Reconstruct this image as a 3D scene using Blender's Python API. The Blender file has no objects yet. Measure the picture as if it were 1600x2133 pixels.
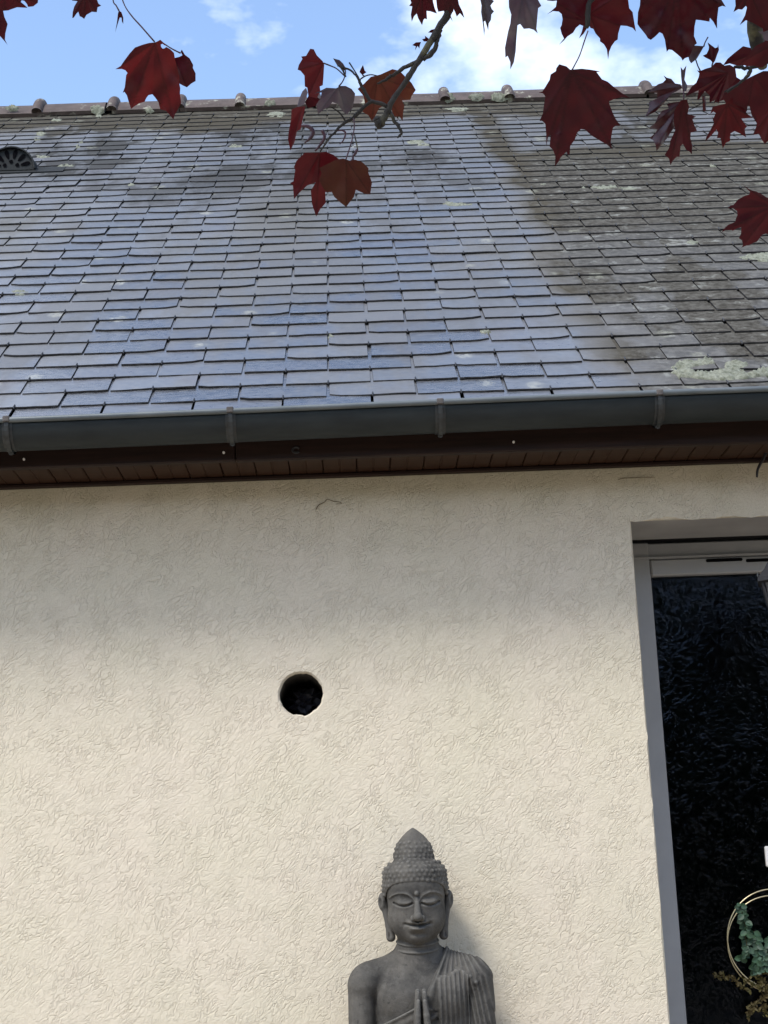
import bpy, bmesh, math, random
import numpy as np
from mathutils import Vector, Matrix
random.seed(7)
rng = np.random.default_rng(11)
scene = bpy.context.scene
col = scene.collection
R = math.radians

# ------------------------------------------------------------------ camera
CAM = np.array([0.0, -4.0, 1.35])
FPX, CX, CY = 3300.0, 800.0, 1066.5            # focal length and centre in photograph pixels
_p, _y, _r = R(13.5), R(1.2), 0.041            # pitch up, yaw right, roll
FW = np.array([math.sin(_y)*math.cos(_p), math.cos(_y)*math.cos(_p), math.sin(_p)])
_rt = np.array([math.cos(_y), -math.sin(_y), 0.0]); _up = np.cross(_rt, FW)
RT = math.cos(_r)*_rt - math.sin(_r)*_up
UP = math.cos(_r)*_up + math.sin(_r)*_rt
cam = bpy.data.cameras.new('camera')
cam.sensor_fit = 'HORIZONTAL'; cam.sensor_width = 36.0; cam.lens = 36.0*FPX/1600.0
cam.clip_start = 0.05; cam.clip_end = 500
camo = bpy.data.objects.new('camera', cam); col.objects.link(camo)
camo.matrix_world = Matrix(((RT[0], UP[0], -FW[0], CAM[0]), (RT[1], UP[1], -FW[1], CAM[1]),
                            (RT[2], UP[2], -FW[2], CAM[2]), (0, 0, 0, 1)))
scene.camera = camo

# ------------------------------------------------------------------ sky, sun, exposure
SUN = Vector((-0.8, -1.0, 1.72)).normalized()
SUN_EL = math.asin(SUN.z); SUN_ROT = math.atan2(SUN.x, SUN.y)
world = bpy.data.worlds.new('World'); scene.world = world; world.use_nodes = True
wt = world.node_tree; wt.nodes.clear()
wo = wt.nodes.new('ShaderNodeOutputWorld'); bg = wt.nodes.new('ShaderNodeBackground')
sky = wt.nodes.new('ShaderNodeTexSky'); sky.sky_type = 'NISHITA'; sky.sun_disc = False
sky.sun_elevation = SUN_EL; sky.sun_rotation = SUN_ROT % (2*math.pi)
sky.air_density = 1.0; sky.dust_density = 1.0; sky.ozone_density = 1.2
tc = wt.nodes.new('ShaderNodeTexCoord')
mp = wt.nodes.new('ShaderNodeMapping'); mp.inputs['Scale'].default_value = (1.0, 1.0, 1.7)
mp.inputs['Location'].default_value = (1.5, 0.30, 0.0)
cn = wt.nodes.new('ShaderNodeTexNoise'); cn.inputs['Scale'].default_value = 3.4
cn.inputs['Detail'].default_value = 7; cn.inputs['Roughness'].default_value = 0.56
cr = wt.nodes.new('ShaderNodeValToRGB')
cr.color_ramp.elements[0].position = 0.49; cr.color_ramp.elements[0].color = (0, 0, 0, 1)
cr.color_ramp.elements[1].position = 0.66; cr.color_ramp.elements[1].color = (1, 1, 1, 1)
cm = wt.nodes.new('ShaderNodeMix'); cm.data_type = 'RGBA'
cm.inputs[7].default_value = (6.4, 6.6, 7.0, 1)     # sunlit cloud, same units as the sky texture
wt.links.new(tc.outputs['Generated'], mp.inputs['Vector']); wt.links.new(mp.outputs[0], cn.inputs['Vector'])
wt.links.new(cn.outputs['Fac'], cr.inputs['Fac']); wt.links.new(cr.outputs['Color'], cm.inputs[0])
wt.links.new(sky.outputs[0], cm.inputs[6]); wt.links.new(cm.outputs[2], bg.inputs['Color'])
bg.inputs['Strength'].default_value = 0.15
wt.links.new(bg.outputs[0], wo.inputs['Surface'])

sl = bpy.data.lights.new('sun', 'SUN'); sl.energy = 1.75; sl.angle = R(15); sl.color = (1.0, 0.95, 0.87)
so = bpy.data.objects.new('sun', sl); col.objects.link(so)
so.rotation_euler = SUN.to_track_quat('Z', 'Y').to_euler(); so.location = (-6, -8, 12)

vs = scene.view_settings
vs.view_transform = 'Standard'; vs.look = 'None'; vs.gamma = 1.0; vs.exposure = 1.14
try: vs.use_curve_mapping = False
except Exception: pass
scene.render.engine = 'CYCLES'
scene.cycles.max_bounces = 8; scene.cycles.transparent_max_bounces = 12

# ------------------------------------------------------------------ helpers
def ray(u, v): return FW + RT*((u-CX)/FPX) - UP*((v-CY)/FPX)
def at_y(u, v, y):
    """world point seen in the photograph at pixel (u, v) on the plane y"""
    d = ray(u, v); return CAM + d*((y-CAM[1])/d[1])
def at_d(u, v, z): return CAM + ray(u, v)*z
def project(P):
    q = np.asarray(P, float) - CAM; c = q@FW
    return CX+FPX*(q@RT)/c, CY-FPX*(q@UP)/c, c

def tag(o, label=None, cat=None, group=None, kind=None):
    if label: o['label'] = label
    if cat: o['category'] = cat
    if group: o['group'] = group
    if kind: o['kind'] = kind
    return o
def empty(name, loc, label, cat, group=None):
    o = bpy.data.objects.new(name, None); col.objects.link(o); o.location = loc
    o.empty_display_size = 0.1
    return tag(o, label, cat, group)
def link(name, me, mat=None, parent=None):
    o = bpy.data.objects.new(name, me); col.objects.link(o)
    if mat is not None and not me.materials: me.materials.append(mat)
    if parent is not None:
        o.parent = parent
        if parent.type == 'EMPTY': o.matrix_parent_inverse = Matrix.Translation(parent.location).inverted()
    return o
def mesh(name, v, f, smooth=False):
    me = bpy.data.meshes.new(name)
    me.from_pydata([tuple(map(float, q)) for q in v], [], [tuple(map(int, q)) for q in f])
    me.validate(); me.update()
    if smooth: me.shade_smooth()
    return me
class MB:
    """collects shapes for one mesh"""
    def __init__(s): s.v = []; s.f = []
    def add(s, v, f):
        n = len(s.v); s.v += [tuple(q) for q in v]; s.f += [tuple(i+n for i in q) for q in f]; return s
    def box(s, x0, x1, y0, y1, z0, z1, bev=0.0):
        if bev <= 0:
            v = [(x, y, z) for x in (x0, x1) for y in (y0, y1) for z in (z0, z1)]
            return s.add(v, [(0,1,3,2),(4,6,7,5),(0,4,5,1),(2,3,7,6),(0,2,6,4),(1,5,7,3)])
        bm = bmesh.new(); bmesh.ops.create_cube(bm, size=1)
        for q in bm.verts: q.co = ((x0+x1)/2+q.co.x*(x1-x0), (y0+y1)/2+q.co.y*(y1-y0), (z0+z1)/2+q.co.z*(z1-z0))
        bmesh.ops.bevel(bm, geom=list(bm.edges), offset=bev, segments=1, affect='EDGES')
        bm.verts.index_update()
        s.add([tuple(q.co) for q in bm.verts], [[q.index for q in f.verts] for f in bm.faces]); bm.free(); return s
    def quad(s, a, b, c, d): return s.add([a, b, c, d], [(0,1,2,3)])
    def tube(s, pts, rad, n=8, cap=True):
        pts = [Vector(q) for q in pts]
        if not hasattr(rad, '__len__'): rad = [rad]*len(pts)
        v = []; f = []; prev = None
        for i, q in enumerate(pts):
            t = (pts[min(i+1, len(pts)-1)] - pts[max(i-1, 0)]).normalized()
            if prev is None:
                a = t.orthogonal().normalized()
            else:
                a = (prev - t*prev.dot(t))
                a = a.normalized() if a.length > 1e-6 else t.orthogonal().normalized()
            prev = a; b = t.cross(a)
            for k in range(n):
                w = 2*math.pi*k/n; v.append(q + (a*math.cos(w)+b*math.sin(w))*rad[i])
        for i in range(len(pts)-1):
            for k in range(n):
                f.append((i*n+k, i*n+(k+1)%n, (i+1)*n+(k+1)%n, (i+1)*n+k))
        if cap:
            f.append(tuple(reversed(range(n)))); f.append(tuple((len(pts)-1)*n+k for k in range(n)))
        return s.add(v, f)
    def build(s, name, mat, parent=None, smooth=False):
        return link(name, mesh(name, s.v, s.f, smooth), mat, parent)
def smooth_path(pts, sub=4):
    """Catmull-Rom through points (any dimension)"""
    P = np.array(pts, float); P = np.vstack([2*P[0]-P[1], P, 2*P[-1]-P[-2]]); out = []
    for i in range(1, len(P)-2):
        for t in np.linspace(0, 1, sub, endpoint=False):
            a, b, c, d = P[i-1], P[i], P[i+1], P[i+2]
            out.append(0.5*(2*b+(c-a)*t+(2*a-5*b+4*c-d)*t*t+(3*b-a-3*c+d)*t**3))
    out.append(P[-2]); return np.array(out)
def sstep(a, b, x): t = np.clip((x-a)/(b-a), 0, 1); return t*t*(3-2*t)

# ------------------------------------------------------------------ materials
class NT:
    def __init__(s, name):
        s.m = bpy.data.materials.new(name); s.m.use_nodes = True; s.t = s.m.node_tree; s.t.nodes.clear()
        s.out = s.t.nodes.new('ShaderNodeOutputMaterial')
    def n(s, typ, props=None, **inp):
        o = s.t.nodes.new('ShaderNode'+typ)
        for k, v in (props or {}).items(): setattr(o, k, v)
        for k, v in inp.items():
            key = int(k[1:]) if k[0] == 'i' and k[1:].isdigit() else k.replace('_', ' ')
            s.set(o.inputs[key], v)
        return o
    def set(s, sock, v):
        if isinstance(v, bpy.types.NodeSocket): s.t.links.new(v, sock)
        elif isinstance(v, bpy.types.Node): s.t.links.new(v.outputs[0], sock)
        else:
            if hasattr(v, '__len__') and len(v) == 3 and sock.type == 'RGBA': v = (*v, 1)
            sock.default_value = v
    def pos(s):
        if not hasattr(s, '_g'): s._g = s.t.nodes.new('ShaderNodeNewGeometry')
        return s._g.outputs['Position']
    def math(s, op, a, b=0.0, c=0.0, clamp=False):
        o = s.n('Math', {'operation': op, 'use_clamp': clamp}); s.set(o.inputs[0], a); s.set(o.inputs[1], b); s.set(o.inputs[2], c); return o.outputs[0]
    def noise(s, scale, detail=4, rough=0.55, vec=None, dist=0.0):
        return s.n('TexNoise', Vector=vec if vec is not None else s.pos(), Scale=scale, Detail=detail, Roughness=rough, Distortion=dist).outputs['Fac']
    def ramp(s, fac, stops, mode='LINEAR'):
        o = s.n('ValToRGB', Fac=fac); e = o.color_ramp.elements; o.color_ramp.interpolation = mode
        while len(e) < len(stops): e.new(0.5)
        for q, (p, c) in zip(e, stops):
            q.position = p; q.color = (c, c, c, 1) if not hasattr(c, '__len__') else (*c, 1)
        return o.outputs[0]
    def mix(s, fac, a, b, blend='MIX'):
        o = s.n('Mix', {'data_type': 'RGBA', 'blend_type': blend}); s.set(o.inputs[0], fac); s.set(o.inputs[6], a); s.set(o.inputs[7], b); return o.outputs[2]
    def sm(s, x, a, b):
        o = s.n('MapRange', {'interpolation_type': 'SMOOTHSTEP'}); s.set(o.inputs[0], x); o.inputs[1].default_value = a; o.inputs[2].default_value = b; return o.outputs[0]
    def map(s, vec=None, scale=(1,1,1), rot=(0,0,0), loc=(0,0,0)):
        o = s.n('Mapping', Vector=vec if vec is not None else s.pos()); o.inputs['Scale'].default_value = scale
        o.inputs['Rotation'].default_value = rot; o.inputs['Location'].default_value = loc; return o.outputs[0]
    def bump(s, h, strength=0.5, dist=0.002, normal=None):
        o = s.n('Bump', Height=h, Strength=strength, Distance=dist)
        if normal is not None: s.set(o.inputs['Normal'], normal)
        return o.outputs[0]
    def pbr(s, color, rough=0.6, normal=None, **kw):
        o = s.n('BsdfPrincipled', Roughness=rough); s.set(o.inputs['Base Color'], color)
        if normal is not None: s.set(o.inputs['Normal'], normal)
        for k, v in kw.items(): s.set(o.inputs[k.replace('_', ' ')], v)
        s.t.links.new(o.outputs[0], s.out.inputs['Surface']); return o

def simple(name, color, rough=0.6, nscale=40, var=0.25, bump=0.0, bscale=None, **kw):
    t = NT(name); f = t.noise(nscale, 5)
    c = t.mix(t.ramp(f, [(0.3, 0.0), (0.7, 1.0)]), tuple(x*(1-var) for x in color), tuple(min(1, x*(1+var)) for x in color))
    nm = t.bump(t.noise(bscale or nscale*3, 4), bump, 0.002) if bump else None
    t.pbr(c, rough, nm, **kw); return t.m

def mat_plaster():
    t = NT('beige_textured_render')
    def worms(scale, rot, seed, w, stretch=2.1):
        v = t.map(vec=t.map(rot=(0, rot, 0)), scale=(scale, scale, scale/stretch), loc=(seed, seed*1.7, 0))
        n = t.n('TexNoise', Vector=v, Scale=1.0, Detail=2.0, Roughness=0.55, Distortion=0.18).outputs['Fac']
        d = t.math('ABSOLUTE', t.math('SUBTRACT', n, 0.5))
        return t.ramp(d, [(0.0, 1.0), (w*0.55, 0.55), (w, 0.0)])
    m1 = t.math('ADD', 0.35, t.math('MULTIPLY', t.sm(t.noise(15, 2), 0.42, 0.60), 0.65)); m2 = t.math('ADD', 0.25, t.math('MULTIPLY', t.sm(t.noise(13, 2, vec=t.map(loc=(5, 3, 2))), 0.42, 0.60), 0.75))
    a = t.math('MULTIPLY', worms(76, R(-50), 3.1, 0.040, 2.9), m1)
    b = t.math('MULTIPLY', worms(70, R(-22), 9.7, 0.038, 2.3), m2)
    c = t.math('MULTIPLY', worms(118, R(-75), 4.4, 0.030, 1.8), 0.4)
    lines = t.math('MAXIMUM', t.math('MAXIMUM', a, b), c)
    fine = t.noise(240, 3)
    h = t.math('ADD', t.math('MULTIPLY', lines, -1.0), t.math('MULTIPLY', fine, 0.14))
    h = t.math('ADD', h, t.math('MULTIPLY', t.noise(46, 3), 0.30))
    nm = t.bump(h, 0.8, 0.0021)
    base = t.mix(t.ramp(t.noise(2.6, 4), [(0.35, 0.0), (0.65, 1.0)]), (0.585, 0.538, 0.425), (0.61, 0.55, 0.45))
    base = t.mix(t.ramp(t.noise(9, 5), [(0.45, 0.0), (0.75, 0.18)]), base, (0.53, 0.505, 0.40))
    base = t.mix(t.math('MULTIPLY', lines, 0.13), base, (0.38, 0.31, 0.22))
    run = t.ramp(t.noise(1, 5, 0.6, vec=t.map(scale=(11, 1, 0.9))), [(0.52, 0.0), (0.74, 0.22)])
    base = t.mix(run, base, (0.47, 0.44, 0.35))
    soil = t.ramp(t.noise(85, 2), [(0.72, 0.0), (0.78, 0.5)])
    base = t.mix(soil, base, (0.30, 0.26, 0.19))
    # shade under the soffit, painted into the wall colour with a ragged lower edge
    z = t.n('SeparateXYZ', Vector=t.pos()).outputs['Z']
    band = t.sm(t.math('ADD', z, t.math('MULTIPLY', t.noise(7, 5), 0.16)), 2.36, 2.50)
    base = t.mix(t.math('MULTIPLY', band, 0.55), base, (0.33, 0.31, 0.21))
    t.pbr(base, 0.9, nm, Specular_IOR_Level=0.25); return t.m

def mat_slate(name, per_object):
    t = NT(name)
    if per_object: rnd = t.n('ObjectInfo').outputs['Random']
    else: rnd = t.n('Attribute', {'attribute_name': 'tint'}).outputs['Fac']
    sep = t.n('SeparateXYZ', Vector=t.pos()); X, Y = sep.outputs['X'], sep.outputs['Y']
    wob = t.math('MULTIPLY', t.math('SUBTRACT', t.noise(2.2, 5), 0.5), 0.55)
    jr = t.math('MULTIPLY', t.math('SUBTRACT', rnd, 0.5), 0.07)
    xb = t.math('ADD', t.math('ADD', t.math('ADD', X, jr), t.math('MULTIPLY', wob, 0.45)), t.math('MULTIPLY', t.sm(t.math('MULTIPLY', Y, -1), -0.7, 0.1), -0.04))
    lich = t.sm(xb, 0.58, 0.80)                                    # the lichen-grown right part of the roof
    clean = t.math('MULTIPLY', t.sm(t.math('ADD', Y, wob), 2.0, 2.35), t.sm(X, 0.66, 0.8))
    lich = t.math('MULTIPLY', lich, t.math('SUBTRACT', 1.0, t.math('MULTIPLY', clean, 0.9)))
    top = t.math('MULTIPLY', t.sm(t.math('ADD', Y, wob), 2.75, 3.05), 0.8)   # grown over under the ridge
    lich = t.math('MAXIMUM', lich, top)
    old = t.sm(t.math('ADD', Y, t.math('MULTIPLY', wob, 2.0)), 0.2, 2.4)          # duller and dirtier higher up
    grain = t.noise(1.0, 5, 0.6, vec=t.map(scale=(38, 90, 90), rot=(R(-37), 0, 0)))
    c0 = t.mix(t.math('POWER', rnd, 1.4), (0.030, 0.032, 0.037), (0.088, 0.092, 0.097))
    c0 = t.mix(t.ramp(grain, [(0.35, 0.0), (0.7, 0.75)]), c0, (0.115, 0.120, 0.128))
    c0 = t.mix(t.math('MULTIPLY', old, 0.5), c0, (0.058, 0.063, 0.068))
    pur = t.ramp(t.noise(5.5, 3), [(0.5, 0.0), (0.72, 0.5)])
    c0 = t.mix(pur, c0, (0.075, 0.068, 0.078))
    dull = t.noise(1.0, 5, 0.62, vec=t.map(loc=(1.7, 8.1, 4.4), scale=(2.3, 0.85, 0.85)))
    dull = t.ramp(t.math('ADD', dull, t.math('MULTIPLY', t.math('SUBTRACT', rnd, 0.5), 0.10)), [(0.49, 0.0), (0.59, 1.0)])   # dull, dirty patches
    c0 = t.mix(t.math('MULTIPLY', dull, 0.55), c0, (0.045, 0.045, 0.044))
    olive = t.ramp(t.noise(1.35, 5, 0.62, vec=t.map(loc=(3.2, 1.1, 0.4), scale=(1.5, 0.6, 0.6))), [(0.55, 0.0), (0.68, 0.8)])
    olive = t.math('MAXIMUM', olive, t.math('MULTIPLY', t.sm(t.n('VectorMath', {'operation': 'DISTANCE'}, i0=t.map(scale=(1.0, 0.55, 0.0), vec=t.n('VectorMath', {'operation': 'ADD'}, i0=t.pos(), i1=t.n('VectorMath', {'operation': 'SCALE'}, i0=t.n('TexNoise', Vector=t.pos(), Scale=2.5, Detail=4).outputs['Color'], Scale=0.5).outputs[0]).outputs[0]), i1=(0.03, 0.86, 0.0)).outputs['Value'], 0.34, 0.08), 0.9))
    c0 = t.mix(t.math('MULTIPLY', olive, 0.7), c0, (0.060, 0.054, 0.038))
    dull = t.math('MAXIMUM', dull, olive)
    sp = t.noise(42, 7, 0.72)
    lc = t.mix(t.ramp(sp, [(0.40, 0.0), (0.62, 1.0)]), (0.042, 0.039, 0.033), (0.100, 0.096, 0.085))
    lc = t.mix(t.ramp(t.noise(13, 5, 0.7), [(0.58, 0.0), (0.66, 0.75)]), lc, (0.22, 0.225, 0.205))
    edge = t.math('MULTIPLY', t.math('MULTIPLY', lich, t.math('SUBTRACT', 1.0, lich)), 3.2, clamp=True)
    c = t.mix(t.math('MULTIPLY', lich, 0.92), c0, lc)
    c = t.mix(t.math('MULTIPLY', edge, 0.75), c, (0.058, 0.050, 0.034))
    # scattered pale lichen rosettes
    spot = t.ramp(t.n('TexVoronoi', {'feature': 'SMOOTH_F1'}, Vector=t.map(scale=(1, 0.8, 0.8)), Scale=5.5, Smoothness=0.2, Randomness=1.0).outputs['Distance'], [(0.10, 1.0), (0.17, 0.0)])
    spot = t.math('MULTIPLY', spot, t.ramp(t.noise(60, 5, 0.7), [(0.42, 0.0), (0.55, 1.0)]))
    c = t.mix(t.math('MULTIPLY', spot, 0.4), c, (0.30, 0.31, 0.25))
    rough = t.math('ADD', t.math('MULTIPLY', lich, 0.42), t.math('ADD', 0.15, t.math('ADD', t.math('MULTIPLY', rnd, 0.07), t.math('ADD', t.math('MULTIPLY', dull, 0.20), t.math('MULTIPLY', grain, 0.22)))))
    rough = t.math('ADD', rough, t.math('ADD', t.math('MULTIPLY', spot, 0.2), t.math('MULTIPLY', old, 0.22)), clamp=True)
    hgt = t.math('ADD', t.math('MULTIPLY', grain, 0.9), t.math('MULTIPLY', t.math('MULTIPLY', sp, lich), 1.2))
    t.pbr(c, rough, t.bump(hgt, 0.55, 0.0022), Specular_IOR_Level=t.math('SUBTRACT', t.math('SUBTRACT', t.math('SUBTRACT', 1.0, t.math('MULTIPLY', old, 0.62)), t.math('MULTIPLY', dull, 0.42)), t.math('MULTIPLY', lich, 0.8), clamp=True), IOR=2.0)
    return t.m

def mat_wood(name, a, b, rough=0.55):
    t = NT(name); g = t.noise(1.0, 6, 0.6, vec=t.map(scale=(7, 90, 90)))
    c = t.mix(t.ramp(g, [(0.3, 0.0), (0.7, 1.0)]), a, b)
    t.pbr(c, rough, t.bump(g, 0.3, 0.001), Specular_IOR_Level=0.2); return t.m

def mat_leaf(name, base, trans, rough=0.38, tmix=0.42, spec=0.3):
    t = NT(name)
    v = t.n('Attribute', {'attribute_name': 'vein'}).outputs['Fac']; rnd = t.n('ObjectInfo').outputs['Random']
    f = t.ramp(t.noise(28, 4), [(0.3, 0.0), (0.7, 1.0)])
    c = t.mix(f, tuple(x*0.7 for x in base), tuple(x*1.35 for x in base))
    c = t.mix(t.math('MULTIPLY', rnd, 0.35), c, tuple(x*0.55 for x in base))
    c = t.mix(t.math('MULTIPLY', v, 0.75), c, (base[0]*0.45, base[1]*0.6, base[2]*0.6))
    blot = t.ramp(t.noise(16, 5, 0.7), [(0.42, 0.0), (0.68, 0.55)])
    c = t.mix(blot, c, (base[0]*1.25, base[1]*1.9, base[2]*1.1))
    bs = t.n('BsdfPrincipled', Roughness=rough, Normal=t.bump(t.noise(150, 3), 0.25, 0.001)); t.set(bs.inputs['Base Color'], c)
    bs.inputs['Specular IOR Level'].default_value = spec
    tr = t.n('BsdfTranslucent'); t.set(tr.inputs['Color'], t.mix(blot, t.mix(t.math('MULTIPLY', v, 0.85), trans, tuple(x*0.3 for x in trans)), (trans[0]*1.25, trans[1]*2.6, trans[2]*1.6)))
    mx = t.n('MixShader', Fac=tmix); t.t.links.new(bs.outputs[0], mx.inputs[1]); t.t.links.new(tr.outputs[0], mx.inputs[2])
    t.t.links.new(mx.outputs[0], t.out.inputs['Surface']); return t.m

def mat_glass():
    t = NT('patterned_glass')
    def w(scale, seed):
        n = t.n('TexNoise', Vector=t.map(scale=(scale*1.45, scale, scale*0.8), rot=(0, R(14), 0), loc=(seed, 0, seed)), Scale=1.0, Detail=2, Roughness=0.5, Distortion=0.9).outputs['Fac']
        return t.ramp(t.math('ABSOLUTE', t.math('SUBTRACT', n, 0.5)), [(0.0, 1.0), (0.045, 0.0)])
    h = t.math('ADD', w(25, 2.0), t.math('MULTIPLY', w(44, 7.0), 0.6))
    nm = t.bump(h, 0.17, 0.0022)
    gl = t.n('BsdfGlossy', Roughness=0.09, Color=(0.38, 0.43, 0.54, 1), Normal=nm)
    tr = t.n('BsdfTransparent', Color=(0.30, 0.33, 0.38, 1))
    fr = t.n('Fresnel', IOR=1.5, Normal=nm)
    mx = t.n('MixShader', Fac=fr.outputs[0]); t.t.links.new(tr.outputs[0], mx.inputs[1]); t.t.links.new(gl.outputs[0], mx.inputs[2])
    t.t.links.new(mx.outputs[0], t.out.inputs['Surface']); return t.m

def mat_stone():
    t = NT('grey_carved_stone')
    f = t.noise(14, 6, 0.68)
    c = t.mix(t.ramp(f, [(0.36, 0.0), (0.64, 1.0)]), (0.034, 0.033, 0.031), (0.092, 0.087, 0.078))
    c = t.mix(t.ramp(t.noise(55, 5, 0.7), [(0.52, 0.0), (0.75, 0.5)]), c, (0.12, 0.117, 0.108))
    cav = t.ramp(t.n('NewGeometry').outputs['Pointiness'], [(0.50, 0.0), (0.56, 0.6)])
    c = t.mix(cav, c, (0.15, 0.147, 0.135))            # dust rubbed onto the raised edges
    c = t.mix(t.ramp(t.noise(95, 4, 0.7), [(0.60, 0.0), (0.70, 0.7)]), c, (0.028, 0.027, 0.026))
    t.pbr(c, 0.85, t.bump(t.math('ADD', t.noise(170, 5, 0.7), t.math('MULTIPLY', t.noise(55, 5, 0.7), 1.2)), 0.6, 0.0022), Specular_IOR_Level=0.35); return t.m

def mat_ridge():
    t = NT('brown_clay_ridge'); f = t.noise(9, 6, 0.65)
    c = t.mix(t.ramp(f, [(0.3, 0.0), (0.7, 1.0)]), (0.042, 0.030, 0.027), (0.095, 0.074, 0.067))
    l = t.math('MULTIPLY', t.ramp(t.noise(12, 6, 0.7), [(0.56, 0.0), (0.62, 1.0)]), t.ramp(t.noise(60, 3), [(0.35, 0.0), (0.5, 1.0)]))
    c = t.mix(t.math('MULTIPLY', l, 0.8), c, (0.30, 0.30, 0.24))
    t.pbr(c, 0.7, t.bump(t.noise(60, 4), 0.4, 0.003), Specular_IOR_Level=0.3); return t.m

def mat_lichen():
    t = NT('pale_lichen'); f = t.noise(70, 5, 0.7)
    c = t.mix(t.ramp(f, [(0.35, 0.0), (0.65, 1.0)]), (0.08, 0.088, 0.06), (0.22, 0.23, 0.185))
    t.pbr(c, 0.95, t.bump(f, 0.8, 0.004)); return t.m

def mat_zinc(name, c0, c1, metal, rough):
    t = NT(name); f = t.noise(1, 5, 0.6, vec=t.map(scale=(9, 30, 30)))
    c = t.mix(t.ramp(f, [(0.3, 0.0), (0.7, 1.0)]), c0, c1)
    t.pbr(c, rough, t.bump(t.noise(35, 3), 0.08, 0.002), Metallic=metal, Specular_IOR_Level=0.25); return t.m

def mat_bark():
    t = NT('maple_bark'); f = t.noise(1, 6, 0.65, vec=t.map(scale=(60, 60, 60)))
    c = t.mix(t.ramp(f, [(0.3, 0.0), (0.7, 1.0)]), (0.009, 0.008, 0.007), (0.028, 0.025, 0.021))
    c = t.mix(t.ramp(t.noise(24, 4), [(0.55, 0.0), (0.68, 0.8)]), c, (0.12, 0.115, 0.06))
    t.pbr(c, 0.85, t.bump(f, 0.6, 0.003)); return t.m

M = dict(
    plaster=mat_plaster(), slate=mat_slate('slate', True), slate_far=mat_slate('slate_far', False),
    slate_edge=simple('dark_slate_edge', (0.022, 0.022, 0.023), 0.9, 90, 0.6, 0.4, Specular_IOR_Level=0.15),  # algae-dark edges, also painting in the shadow line of each course
    ridge=mat_ridge(), lichen=mat_lichen(), stone=mat_stone(), glass=mat_glass(), bark=mat_bark(),
    fascia=mat_wood('brown_fascia', (0.011, 0.006, 0.005), (0.024, 0.012, 0.009)),
    soffit=mat_wood('brown_soffit', (0.021, 0.009, 0.005), (0.038, 0.017, 0.009)),
    zinc=mat_zinc('grey_zinc', (0.012, 0.016, 0.018), (0.021, 0.027, 0.029), 0.0, 0.55),
    zinc_vent=mat_zinc('vent_zinc', (0.012, 0.014, 0.015), (0.022, 0.025, 0.027), 0.0, 0.85),
    rim=mat_zinc('zinc_rim_lit', (0.075, 0.09, 0.098), (0.125, 0.142, 0.152), 0.1, 0.4),  # rim highlight painted in as a much lighter zinc than the gutter
    rust=simple('rusty_clip', (0.060, 0.053, 0.050), 0.7, 60, 0.5),
    strap=simple('zinc_strap', (0.019, 0.023, 0.025), 0.5, 60, 0.5),
    frame=simple('pale_grey_frame', (0.30, 0.31, 0.325), 0.5, 12, 0.05),
    lintel=simple('grey_painted_lintel', (0.30, 0.30, 0.305), 0.7, 8, 0.12, 0.15),
    black=simple('dark_gap', (0.004, 0.004, 0.005), 0.9, 20, 0.2, Specular_IOR_Level=0.0),
    masonry=simple('hole_masonry', (0.06, 0.055, 0.05), 0.95, 30, 0.4, 0.6),
    plastic=simple('dark_crumpled_sheet', (0.022, 0.021, 0.026), 0.5, 30, 0.3, Specular_IOR_Level=0.3),
    hook=simple('dark_steel_hook', (0.012, 0.012, 0.014), 0.5),
    white=simple('white_plastic', (0.75, 0.75, 0.74), 0.4, 20, 0.03),
    nail=simple('bright_nail', (0.75, 0.74, 0.72), 0.35, 20, 0.05),
    brass=simple('pale_gold_wire', (0.62, 0.55, 0.36), 0.3, 20, 0.1, Metallic=0.8),
    lantern=simple('dark_lantern_metal', (0.02, 0.021, 0.025), 0.6, 30, 0.2, Specular_IOR_Level=0.25),
    lantern_glass=simple('lantern_glass', (0.05, 0.055, 0.06), 0.1, 10, 0.2),
    room=simple('dim_room_wall', (0.10, 0.10, 0.11), 0.9, 3, 0.3),
    ground=simple('garden_gravel', (0.36, 0.30, 0.225), 0.95, 9, 0.4, 0.5),
    hedge=simple('hedge_green', (0.035, 0.06, 0.022), 0.7, 4, 0.5),
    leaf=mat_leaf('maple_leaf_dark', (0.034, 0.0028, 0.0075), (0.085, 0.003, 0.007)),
    leaf_lit=mat_leaf('maple_leaf_lit', (0.046, 0.0045, 0.008), (0.125, 0.0055, 0.008), 0.42, 0.45),  # brighter copy of the dark leaf, sunlight painted into its colour
    leaf_sheen=mat_leaf('maple_leaf_shiny', (0.036, 0.008, 0.011), (0.08, 0.006, 0.008), 0.30, 0.2, 0.6),
    leaf_brown=mat_leaf('maple_leaf_brown', (0.052, 0.014, 0.009), (0.115, 0.018, 0.010), 0.45, 0.5),
    leaf_sky_tint=mat_leaf('maple_leaf_sky_tint', (0.060, 0.036, 0.042), (0.08, 0.015, 0.016), 0.40, 0.25),  # sky reflection on upper faces painted in as a greyer base colour
    stalk=simple('maple_stalk', (0.040, 0.010, 0.020), 0.45, 40, 0.3),
    euc=mat_leaf('eucalyptus_leaf', (0.055, 0.095, 0.070), (0.055, 0.10, 0.06), 0.5, 0.25),
    sprig=mat_leaf('olive_brown_sprig', (0.085, 0.066, 0.026), (0.08, 0.06, 0.02), 0.6, 0.25),
    strand=simple('dry_strand', (0.10, 0.075, 0.04), 0.9),
)

# ------------------------------------------------------------------ the setting
g = MB(); g.quad((-60, -60, 0), (60, -60, 0), (60, 60, 0), (-60, 60, 0))
tag(g.build('ground', M['ground']), kind='structure')

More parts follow.
